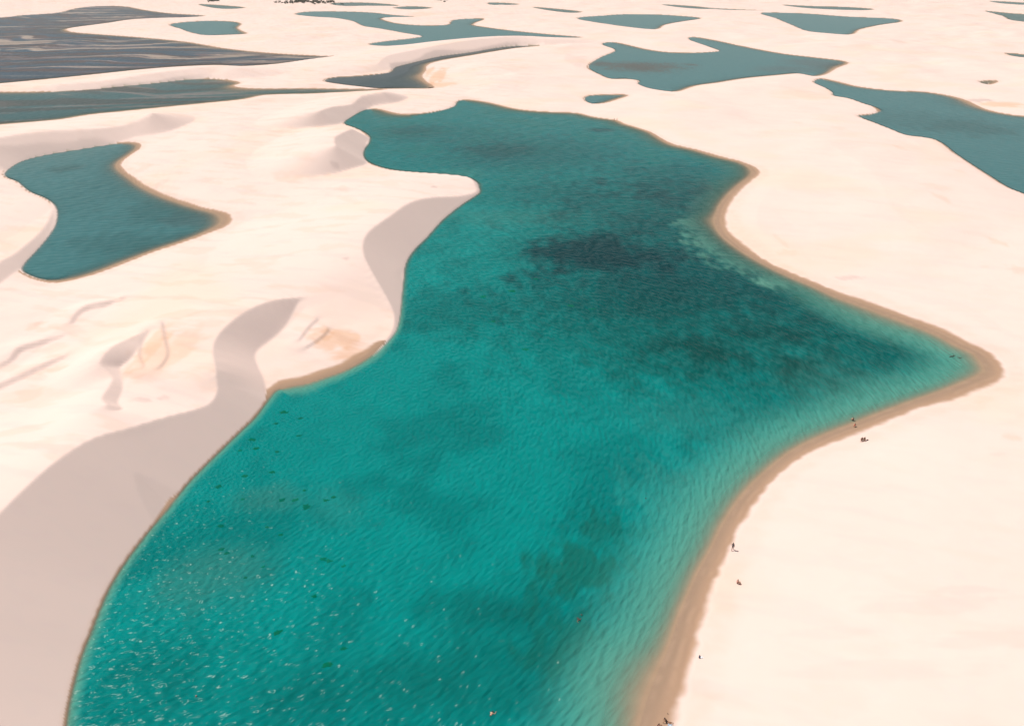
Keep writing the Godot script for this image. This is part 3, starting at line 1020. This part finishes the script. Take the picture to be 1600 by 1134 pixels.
# One continuous skin round tapered bones: each bone is [from, to, radius, radius]; distances are joined with a smooth minimum and meshed as surface nets.
func skin(st: SurfaceTool, bones: Array, cell: float, soft: float, grow := 0.0) -> void:
	var lo := Vector3.INF
	var hi := -Vector3.INF
	for b in bones:
		var r: float = maxf(b[2], b[3]) + grow + 2.0 * cell
		for e in [b[0], b[1]]:
			lo = lo.min(e - Vector3.ONE * r)
			hi = hi.max(e + Vector3.ONE * r)
	var n := Vector3i(((hi - lo) / cell).ceil()) + Vector3i.ONE
	var f := PackedFloat32Array()
	f.resize(n.x * n.y * n.z)
	f.fill(1.0)
	for b in bones:
		var a: Vector3 = b[0]
		var ab: Vector3 = b[1] - a
		var ra: float = b[2] + grow
		var rb: float = b[3] + grow
		var reach := Vector3.ONE * (maxf(ra, rb) + soft + 2.0 * cell)
		var from := Vector3i(((a.min(b[1]) - reach - lo) / cell).floor()).clamp(Vector3i.ZERO, n - Vector3i.ONE)
		var to := Vector3i(((a.max(b[1]) + reach - lo) / cell).ceil()).clamp(Vector3i.ZERO, n - Vector3i.ONE)
		var inv := 1.0 / maxf(ab.length_squared(), 1e-9)
		for z in range(from.z, to.z + 1):
			for y in range(from.y, to.y + 1):
				for x in range(from.x, to.x + 1):
					var w := lo + Vector3(x, y, z) * cell - a
					var t := clampf(w.dot(ab) * inv, 0.0, 1.0)
					var d := (w - ab * t).length() - lerpf(ra, rb, t)
					var k := (z * n.y + y) * n.x + x
					var o := f[k]
					var h := maxf(soft - absf(o - d), 0.0) / soft
					f[k] = minf(o, d) - h * h * soft * 0.25
	var at := PackedInt32Array()
	at.resize(f.size())
	at.fill(-1)
	var v: Array = []
	for z in n.z - 1:
		for y in n.y - 1:
			for x in n.x - 1:
				var k := (z * n.y + y) * n.x + x
				var inside := 0
				var sum := Vector3.ZERO
				var cuts := 0
				for c in 8:
					if f[k + (c & 1) + ((c >> 1) & 1) * n.x + (c >> 2) * n.x * n.y] < 0.0:
						inside += 1
				if inside == 0 or inside == 8:
					continue
				for e in 12:
					var axis := e / 4
					var p := Vector3i.ZERO
					var q := e % 4
					p[(axis + 1) % 3] = q & 1
					p[(axis + 2) % 3] = q >> 1
					var p2 := p
					p2[axis] = 1
					var fa := f[k + p.x + p.y * n.x + p.z * n.x * n.y]
					var fb := f[k + p2.x + p2.y * n.x + p2.z * n.x * n.y]
					if (fa < 0.0) != (fb < 0.0):
						sum += Vector3(p).lerp(Vector3(p2), fa / (fa - fb))
						cuts += 1
				at[k] = v.size()
				v.append(lo + (Vector3(x, y, z) + sum / cuts) * cell)
	for z in range(1, n.z - 1):
		for y in range(1, n.y - 1):
			for x in range(1, n.x - 1):
				var k := (z * n.y + y) * n.x + x
				var here := f[k] < 0.0
				for axis in 3:
					var step := 1 if axis == 0 else n.x if axis == 1 else n.x * n.y
					if here == (f[k + step] < 0.0):
						continue
					var s1 := n.x if axis == 0 else n.x * n.y if axis == 1 else 1
					var s2 := n.x * n.y if axis == 0 else 1 if axis == 1 else n.x
					var q := [at[k], at[k - s1], at[k - s1 - s2], at[k - s2]]
					if q.min() < 0:
						continue
					if here:
						q.reverse()
					lay(st, v[q[0]], v[q[1]], v[q[2]])
					lay(st, v[q[0]], v[q[2]], v[q[3]])


func finished(st: SurfaceTool) -> ArrayMesh:
	st.index()
	st.generate_normals()
	return st.commit()


func fresh() -> SurfaceTool:
	var st := SurfaceTool.new()
	st.begin(Mesh.PRIMITIVE_TRIANGLES)
	st.set_smooth_group(0)
	return st


# A person's joints for each pose, feet or seat at y = 0 and facing +z. A floating figure has the water's surface at y = 0.
func joints(pose: String) -> Dictionary:
	var j := {}
	match pose:
		"standing":
			j = {"hip": Vector3(0, 0.92, 0), "chest": Vector3(0, 1.30, 0.01), "neck": Vector3(0, 1.48, 0), "head": Vector3(0, 1.62, 0.02),
				"elbow": [Vector3(-0.25, 1.14, -0.03), Vector3(0.25, 1.14, -0.03)], "wrist": [Vector3(-0.25, 0.89, 0.05), Vector3(0.25, 0.89, 0.05)],
				"knee": [Vector3(-0.11, 0.49, 0.03), Vector3(0.11, 0.49, 0.03)], "ankle": [Vector3(-0.13, 0.08, 0), Vector3(0.13, 0.08, 0)]}
		"striding":
			j = {"hip": Vector3(0, 0.88, 0), "chest": Vector3(0, 1.26, 0.05), "neck": Vector3(0, 1.44, 0.07), "head": Vector3(0, 1.58, 0.10),
				"elbow": [Vector3(-0.26, 1.10, -0.10), Vector3(0.26, 1.10, 0.10)], "wrist": [Vector3(-0.25, 0.88, 0.0), Vector3(0.25, 0.90, 0.27)],
				"knee": [Vector3(-0.10, 0.48, 0.20), Vector3(0.10, 0.47, -0.12)], "ankle": [Vector3(-0.11, 0.08, 0.28), Vector3(0.11, 0.12, -0.42)]}
		"sitting":
			j = {"hip": Vector3(0, 0.13, 0), "chest": Vector3(0, 0.49, -0.06), "neck": Vector3(0, 0.67, -0.03), "head": Vector3(0, 0.81, 0.02),
				"elbow": [Vector3(-0.26, 0.36, 0.06), Vector3(0.26, 0.36, 0.06)], "wrist": [Vector3(-0.13, 0.42, 0.30), Vector3(0.13, 0.42, 0.30)],
				"knee": [Vector3(-0.13, 0.46, 0.34), Vector3(0.13, 0.46, 0.34)], "ankle": [Vector3(-0.11, 0.08, 0.58), Vector3(0.11, 0.08, 0.58)]}
		"lounging":
			j = {"hip": Vector3(0, 0.13, 0), "chest": Vector3(0, 0.42, -0.22), "neck": Vector3(0, 0.57, -0.31), "head": Vector3(0, 0.70, -0.33),
				"elbow": [Vector3(-0.28, 0.30, -0.40), Vector3(0.28, 0.30, -0.40)], "wrist": [Vector3(-0.27, 0.06, -0.46), Vector3(0.27, 0.06, -0.46)],
				"knee": [Vector3(-0.12, 0.17, 0.44), Vector3(0.12, 0.12, 0.45)], "ankle": [Vector3(-0.12, 0.07, 0.86), Vector3(0.14, 0.07, 0.86)]}
		"swimming":
			j = {"hip": Vector3(0, -0.10, 0), "chest": Vector3(0, 0.02, 0.38), "neck": Vector3(0, 0.08, 0.56), "head": Vector3(0, 0.14, 0.70),
				"elbow": [Vector3(-0.42, -0.02, 0.62), Vector3(0.44, -0.06, 0.42)], "wrist": [Vector3(-0.40, 0.02, 0.88), Vector3(0.60, -0.10, 0.24)],
				"knee": [Vector3(-0.14, -0.20, -0.42), Vector3(0.13, -0.18, -0.42)], "ankle": [Vector3(-0.20, -0.20, -0.82), Vector3(0.18, -0.30, -0.80)]}
		"floating":
			j = {"hip": Vector3(0, -0.62, -0.06), "chest": Vector3(0, -0.24, 0), "neck": Vector3(0, -0.02, 0.02), "head": Vector3(0, 0.11, 0.04),
				"elbow": [Vector3(-0.36, -0.16, 0.12), Vector3(0.36, -0.16, 0.12)], "wrist": [Vector3(-0.56, -0.08, 0.24), Vector3(0.56, -0.08, 0.24)],
				"knee": [Vector3(-0.14, -0.98, 0.16), Vector3(0.14, -1.0, 0.10)], "ankle": [Vector3(-0.14, -1.36, 0.0), Vector3(0.14, -1.40, -0.10)]}
	return j


var bodies := {}


func body_meshes(pose: String, dress: String) -> Dictionary:
	var key := pose + dress
	if bodies.has(key):
		return bodies[key]
	var j := joints(pose)
	var hip: Vector3 = j.hip
	var chest: Vector3 = j.chest
	var neck: Vector3 = j.neck
	var head: Vector3 = j.head
	var up := (neck - hip).normalized()
	var face := Vector3(0, 0, 1) if pose != "swimming" else Vector3(0, -0.35, 1).normalized()
	var crown := (head - neck).normalized()
	var bones: Array = [[hip, chest, 0.13, 0.145], [chest, chest.lerp(neck, 0.6), 0.135, 0.09], [neck, head - crown * 0.04, 0.052, 0.056],
		[head + crown * 0.02, head - face * 0.015, 0.088, 0.09], [head - crown * 0.06 + face * 0.03, head - crown * 0.085 + face * 0.05, 0.062, 0.045], [head + face * 0.095 - crown * 0.02, head + face * 0.112 - crown * 0.035, 0.013, 0.016]]
	var top: Array = [[hip.lerp(chest, 0.55), chest, 0.135, 0.148], [chest, chest.lerp(neck, 0.45), 0.14, 0.105]]
	var bottom: Array = [[hip, hip + up * 0.06, 0.135, 0.132]]
	var hands: Array = []
	for s in 2:
		var out := -1.0 if s == 0 else 1.0
		var shoulder := chest.lerp(neck, 0.62) + Vector3(0.165 * out, 0, 0)
		var elbow: Vector3 = j.elbow[s]
		var wrist: Vector3 = j.wrist[s]
		var hip_side := hip + Vector3(0.085 * out, -0.03, 0)
		var knee: Vector3 = j.knee[s]
		var ankle: Vector3 = j.ankle[s]
		var along := (wrist - elbow).normalized()
		var hand := fresh()
		var palm := wrist + along * 0.07
		var shin := (ankle - knee).normalized()
		var toe := Vector3(0.03 * out, -0.04, 0.15) if shin.y < -0.5 else Vector3(0, 0.10, 0.06) if pose == "lounging" else shin * 0.16
		bones.append_array([[chest.lerp(neck, 0.55), shoulder, 0.075, 0.062], [shoulder, elbow, 0.056, 0.042], [elbow, wrist, 0.042, 0.028], [wrist, palm, 0.028, 0.034],
			[hip_side, knee, 0.088, 0.056], [knee, knee.lerp(ankle, 0.35), 0.056, 0.054], [knee.lerp(ankle, 0.35), ankle, 0.054, 0.036], [ankle, ankle + toe, 0.038, 0.028]])
		var wide := along.cross(Vector3(0.2, 0.3, 1.0)).normalized()
		var palm_down := along.cross(wide).normalized()
		for k in 4:
			var root := palm + along * 0.02 + wide * (k - 1.5) * 0.018
			var long: float = [0.062, 0.075, 0.07, 0.055][k]
			tube(hand, [root, root + along * long * 0.55 + palm_down * 0.008, root + along * long + palm_down * 0.026], [0.009, 0.0085, 0.006], 5)
		var thumb := wrist + along * 0.03 + wide * 0.03
		tube(hand, [thumb, thumb + along * 0.025 + wide * 0.022, thumb + along * 0.055 + wide * 0.028 + palm_down * 0.01], [0.011, 0.010, 0.007], 5)
		tube(hand, [wrist - along * 0.01, palm - along * 0.01, palm + along * 0.03], [0.024, 0.032, 0.034], 6)
		hands.append(finished(hand))
		bottom.append([hip_side, hip_side.lerp(knee, 0.42 if dress == "shorts" else 0.08), 0.094, 0.078 if dress == "shorts" else 0.088])
	var body := fresh()
	skin(body, bones, 0.026, 0.05)
	var made := {"body": finished(body), "hand": hands}
	var lower := fresh()
	skin(lower, bottom, 0.026, 0.04, 0.016)
	made["shorts"] = finished(lower)
	if dress != "shorts":
		var upper := fresh()
		skin(upper, top, 0.026, 0.04, 0.014)
		made["top"] = finished(upper)
	var hair := fresh()
	skin(hair, [[head + crown * 0.045 - face * 0.012, head - face * 0.05 - crown * 0.01, 0.088, 0.078], [head - face * 0.06, head - face * 0.065 - crown * 0.09, 0.06, 0.045]], 0.02, 0.03)
	made["hair"] = finished(hair)
	bodies[key] = made
	return made


func person(label: String, pose: String, dress: String, at: Vector2, turn: float, tone: Vector3, cloth: Vector3, cloth_top: Vector3, hair: Vector3, group := "", in_water := false) -> void:
	var y := (-0.12 if pose == "sitting" else 0.0) if in_water else ground_at(at.x, at.y)
	var o := thing("person", label, "person", Vector3(at.x, y, at.y), deg_to_rad(turn), group)
	var m := body_meshes(pose, dress)
	var flesh := paint(tone, 0.6, "skin")
	var b := part("body", m.body, flesh, o)
	for s in 2:
		part("hand", m.hand[s], flesh, b)
	part("hair", m.hair, paint(hair, 0.7, "hair"), o)
	part("shorts" if dress == "shorts" else "swim_bottoms", m.shorts, paint(cloth, 0.85, "cloth"), o)
	if m.has("top"):
		part("shirt" if dress == "shirt" else "swim_top", m.top, paint(cloth_top, 0.85, "cloth"), o)


func build_people() -> void:
	var fair := Vector3(0.46, 0.27, 0.19)
	var tan_skin := Vector3(0.30, 0.16, 0.10)
	var brown := Vector3(0.16, 0.08, 0.05)
	var black := Vector3(0.02, 0.018, 0.018)
	var navy := Vector3(0.02, 0.025, 0.05)
	var dark_hair := Vector3(0.018, 0.013, 0.011)
	var brown_hair := Vector3(0.06, 0.035, 0.02)
	# far shore
	person("person in dark clothes walking the far wet shore, left of a pair", "striding", "shirt", Vector2(72.35, -536.44), 100.0, brown, black, black, dark_hair, "pair on the far shore")
	person("person in pale pink top walking the far wet shore, right of a pair", "striding", "shirt", Vector2(74.25, -536.44), 100.0, tan_skin, Vector3(0.2, 0.13, 0.1), Vector3(0.38, 0.26, 0.24), brown_hair, "pair on the far shore")
	# the right hand tip of the lagoon
	person("person with bare shoulders sitting in the brown shallows, upper of two at the right bend", "sitting", "swim", Vector2(81.46, -147.06), 200.0, fair, black, black, dark_hair, "", true)
	person("person sitting at the water line just below the one in the shallows", "sitting", "swim", Vector2(80.67, -144.27), -40.0, fair, Vector3(0.4, 0.08, 0.06), Vector3(0.4, 0.08, 0.06), brown_hair)
	person("person in rust red clothes sitting on the sand above the wet band", "sitting", "shirt", Vector2(79.56, -137.82), -30.0, brown, Vector3(0.12, 0.03, 0.02), Vector3(0.14, 0.04, 0.025), dark_hair, "pair sitting by the dark bag")
	person("person in black sitting next to the one in rust red", "sitting", "shirt", Vector2(80.19, -137.95), -20.0, tan_skin, black, black, dark_hair, "pair sitting by the dark bag")
	bag("small dark bag lying on the sand beside two sitting people", Vector2(80.90, -137.91), 0.30, 20.0, Vector3(0.025, 0.022, 0.022))
	# right hand beach
	person("person in dark clothes standing on the wet band of the right beach", "striding", "shirt", Vector2(40.79, -102.51), 160.0, brown, black, navy, dark_hair)
	person("person in pink top sitting alone on dry pale sand", "sitting", "shirt", Vector2(39.38, -93.95), 60.0, fair, black, Vector3(0.55, 0.20, 0.22), brown_hair)
	person("person in black lounging on the wet sand at the bottom of the beach", "lounging", "swim", Vector2(22.12, -67.48), 70.0, tan_skin, black, black, dark_hair)
	person("person in dark maroon sitting lowest on the beach at the picture's edge", "sitting", "shirt", Vector2(20.80, -66.65), 100.0, tan_skin, Vector3(0.05, 0.015, 0.02), Vector3(0.06, 0.015, 0.025), dark_hair)
	bag("little dark bag next to a white towel on the bright sand", Vector2(29.31, -78.60), 0.34, 70.0, Vector3(0.02, 0.025, 0.06))
	towel("crumpled white towel beside the little dark bag", Vector2(29.62, -78.52), Vector2(0.30, 0.24), 15.0, Vector3(0.62, 0.64, 0.70))
	towel("pale blue towel on the wet sand beside the lounging person", Vector2(22.53, -66.99), Vector2(0.42, 0.30), -20.0, Vector3(0.34, 0.42, 0.52))
	sandal("single dark sandal on the wet sand above the lounging person", Vector2(22.52, -68.85), 30.0)
	# swimmers
	person("person floating alone among sun glints at lower left", "floating", "swim", Vector2(-46.87, -71.84), 130.0, fair, Vector3(0.45, 0.08, 0.08), Vector3(0.45, 0.08, 0.08), Vector3(0.42, 0.2, 0.16), "", true)
	person("person swimming face down in black trunks near the bottom edge", "swimming", "shorts", Vector2(-3.14, -68.67), 150.0, fair, black, black, dark_hair, "", true)
	person("person with pale shoulders floating beside a dark clad swimmer", "floating", "swim", Vector2(11.64, -87.31), -120.0, fair, black, black, brown_hair, "pair of swimmers off the right beach", true)
	person("person in dark swimwear swimming low in the water left of another", "swimming", "shirt", Vector2(10.90, -86.76), 25.0, brown, black, black, dark_hair, "pair of swimmers off the right beach", true)
	person("person whose head alone shows in the middle of the lagoon", "floating", "swim", Vector2(27.22, -117.74), 90.0, tan_skin, black, black, dark_hair, "", true)


func bag(label: String, at: Vector2, size: float, turn: float, colour: Vector3) -> void:
	var o := thing("bag", label, "bag", Vector3(at.x, ground_at(at.x, at.y), at.y), deg_to_rad(turn))
	var st := fresh()
	var s := size * 0.5
	skin(st, [[Vector3(-s, s * 0.7, 0), Vector3(s, s * 0.7, 0), s * 0.75, s * 0.65], [Vector3(-s * 0.6, s * 0.4, 0), Vector3(s * 0.7, s * 0.4, 0), s * 0.5, s * 0.5]], 0.03, 0.06)
	part("sack", finished(st), paint(colour, 0.8, "canvas"), o)
	var hs := fresh()
	tube(hs, [Vector3(-s * 0.7, s * 1.1, 0), Vector3(-s * 0.3, s * 1.7, 0.02), Vector3(s * 0.3, s * 1.7, 0.02), Vector3(s * 0.7, s * 1.1, 0)], [0.015, 0.015, 0.015, 0.015])
	part("strap", finished(hs), paint(colour * 0.8, 0.8, "strap"), o)


func towel(label: String, at: Vector2, size: Vector2, turn: float, colour: Vector3) -> void:
	var o := thing("towel", label, "towel", Vector3(at.x, ground_at(at.x, at.y), at.y), deg_to_rad(turn))
	var st := fresh()
	var n := 10
	var top := func(i: int, k: int) -> Vector3:
		var u := float(i) / n - 0.5
		var w := float(k) / n - 0.5
		return Vector3(u * size.x * 1.6, 0.05 + 0.04 * sin(u * 11.0 + w * 5.0) + 0.03 * sin(w * 14.0 - u * 4.0), w * size.y * 1.6 + 0.05 * sin(u * 9.0))
	for i in n:
		for k in n:
			var a: Vector3 = top.call(i, k)
			var b: Vector3 = top.call(i + 1, k)
			var c: Vector3 = top.call(i, k + 1)
			var d: Vector3 = top.call(i + 1, k + 1)
			var down := Vector3(0, -0.02, 0)
			lay(st, a, b, c)
			lay(st, b, d, c)
			lay(st, a + down, c + down, b + down)
			lay(st, b + down, c + down, d + down)
	part("cloth", finished(st), paint(colour, 0.95, "towelling"), o)


func sandal(label: String, at: Vector2, turn: float) -> void:
	var o := thing("sandal", label, "sandal", Vector3(at.x, ground_at(at.x, at.y) + 0.02, at.y), deg_to_rad(turn))
	var st := fresh()
	skin(st, [[Vector3(0, 0.012, -0.09), Vector3(0, 0.012, 0.08), 0.032, 0.044], [Vector3(0, 0.012, 0.0), Vector3(0, 0.012, 0.09), 0.03, 0.04]], 0.012, 0.02)
	part("sole", finished(st), paint(Vector3(0.05, 0.035, 0.03), 0.8, "rubber"), o)
	var sp := fresh()
	tube(sp, [Vector3(-0.045, 0.02, 0.0), Vector3(-0.02, 0.075, 0.05), Vector3(0.0, 0.06, 0.09)], [0.008, 0.008, 0.008])
	tube(sp, [Vector3(0.045, 0.02, 0.0), Vector3(0.02, 0.075, 0.05), Vector3(0.0, 0.06, 0.09)], [0.008, 0.008, 0.008])
	part("strap", finished(sp), paint(Vector3(0.03, 0.02, 0.02), 0.8, "strap"), o)


func build_driftwood() -> void:
	var wood := paint(Vector3(0.035, 0.030, 0.026), 0.9, "driftwood")
	var spots := [[Vector2(122.39, -179.58), 1.0, 20.0, "dark forked driftwood branch in the shallows at the right tip"], [Vector2(123.94, -178.82), 0.6, -35.0, "short dark stick in the shallows right of the forked branch"],
		[Vector2(-73.06, -695.45), 2.4, 10.0, "dark snag on the shore of the slate blue hooked lagoon"]]
	for s in spots:
		var at: Vector2 = s[0]
		var k: float = s[1]
		var o := thing("driftwood", s[3], "driftwood", Vector3(at.x, maxf(ground_at(at.x, at.y), -0.05), at.y), deg_to_rad(s[2]))
		var st := fresh()
		tube(st, [Vector3(-1.1, 0.02, 0.1) * k, Vector3(-0.3, 0.16, -0.05) * k, Vector3(0.5, 0.14, 0.06) * k, Vector3(1.2, 0.34, -0.1) * k], [0.10 * k, 0.12 * k, 0.09 * k, 0.03 * k])
		part("trunk", finished(st), wood, o)
		for b in [[Vector3(-0.2, 0.18, 0), Vector3(0.1, 0.5, 0.4), Vector3(0.3, 0.72, 0.7)], [Vector3(0.5, 0.15, 0), Vector3(0.8, 0.4, -0.35), Vector3(0.9, 0.48, -0.8)]]:
			var bs := fresh()
			tube(bs, [b[0] * k, b[1] * k, b[2] * k], [0.06 * k, 0.045 * k, 0.015 * k])
			part("branch", finished(bs), wood, o)


func build_weeds() -> void:
	var rng := RandomNumberGenerator.new()
	rng.seed = 99
	var looks := [paint(Vector3(0.000, 0.105, 0.070), 0.9, "weed"), paint(Vector3(0.000, 0.092, 0.056), 0.9, "weed"), paint(Vector3(0.000, 0.088, 0.062), 0.9, "weed")]
	var number := 0
	for w in weeds:
		var st := fresh()
		var r: float = w[2]
		var rings := 5
		var sides := 18
		var v: Array = []
		for i in rings + 1:
			for s in sides:
				var a := TAU * s / sides
				var e := float(i) / rings
				var n := n_streak.get_noise_3d(cos(a) * 1.3 + w[0], sin(a) * 1.3 + w[1], e)
				var n2 := n_streak.get_noise_3d(cos(a) * 3.0 * e + w[1], sin(a) * 3.0 * e + w[0], 5.0)
				var rr := r * e * (1.0 + 1.0 * n + 0.5 * n2)
				v.append(Vector3(cos(a) * rr * 1.15, 0.06 - 0.22 * e * e - 0.22 * absf(n2) * e, sin(a) * rr * 0.85))
		for i in rings:
			for s in sides:
				var t := (s + 1) % sides
				lay(st, v[i * sides + s], v[(i + 1) * sides + s], v[i * sides + t])
				lay(st, v[i * sides + t], v[(i + 1) * sides + s], v[(i + 1) * sides + t])
		var o := MeshInstance3D.new()
		o.name = "weed_clump"
		o.mesh = finished(st)
		var look: StandardMaterial3D = looks[rng.randi() % 3]
		look.metallic_specular = 0.08
		o.material_override = look
		add_child(o, true)
		o.position = Vector3(w[0], 0, w[1])
		o.rotation.y = 0.0
		o.set_meta("label", w[3])
		o.set_meta("category", "water plant")
		o.set_meta("group", "weed clumps in the large lagoon")
		number += 1


func build_scrub() -> void:
	# thickets on the horizon, one object each: nobody could count their bushes
	var leaf := fresh()
	for i in 3:
		var a := TAU * i / 3.0
		var c := Vector3(cos(a), 0.25, sin(a)) * 0.3
		lay(leaf, c + Vector3(-0.5, 0, 0.2), c + Vector3(0.1, 0.7, 0), c + Vector3(0.5, -0.1, -0.2))
		lay(leaf, c + Vector3(-0.2, -0.3, -0.5), c + Vector3(0.4, 0.5, 0.1), c + Vector3(0.3, -0.2, 0.5))
	var mesh := finished(leaf)
	var m := paint(Vector3(0.045, 0.042, 0.028), 0.9, "scrub_leaves")
	m.vertex_color_use_as_albedo = true
	mesh.surface_set_material(0, m)
	var rng := RandomNumberGenerator.new()
	rng.seed = 7
	for t in [
		[Vector2(-951.44, -2593.17), 14.0, 70.0, 14, "small dark thicket of low scrub at the top left of the thickets"],
		[Vector2(-632.17, -2497.01), 66.0, 150.0, 80, "widest dark thicket of low scrub on the far sand"],
		[Vector2(-236.72, -2644.03), 24.0, 90.0, 26, "dark thicket of low scrub right of the widest thicket"]]:
		var where: Vector2 = t[0]
		var places: Array = []
		for b in int(t[3]):
			var bx := where.x + rng.randfn(0.0, 0.5) * float(t[1]) * 1.4
			var bz := where.y + rng.randfn(0.0, 0.4) * float(t[2])
			var size := rng.randf_range(2.5, 7.0)
			var ground := ground_at(bx, bz)
			for k in 46:
				var d := Vector3(rng.randfn(), rng.randfn() * 0.6, rng.randfn()) * size * 0.42
				places.append(Vector3(bx + d.x, ground + maxf(size * 0.5 + d.y, 0.1), bz + d.z))
		var mm := MultiMesh.new()
		mm.transform_format = MultiMesh.TRANSFORM_3D
		mm.use_colors = true
		mm.mesh = mesh
		mm.instance_count = places.size()
		for k in places.size():
			mm.set_instance_transform(k, Transform3D(Basis(Vector3(rng.randf(), rng.randf(), rng.randf()).normalized(), rng.randf() * TAU).scaled(Vector3.ONE * rng.randf_range(0.8, 1.8)), places[k]))
			var g := rng.randf_range(0.7, 1.3)
			mm.set_instance_color(k, Color(g, g, g))
		var o := MultiMeshInstance3D.new()
		o.name = "scrub_thicket"
		o.multimesh = mm
		add_child(o, true)
		o.set_meta("kind", "stuff")
		o.set_meta("label", t[4])
		o.set_meta("category", "scrub")
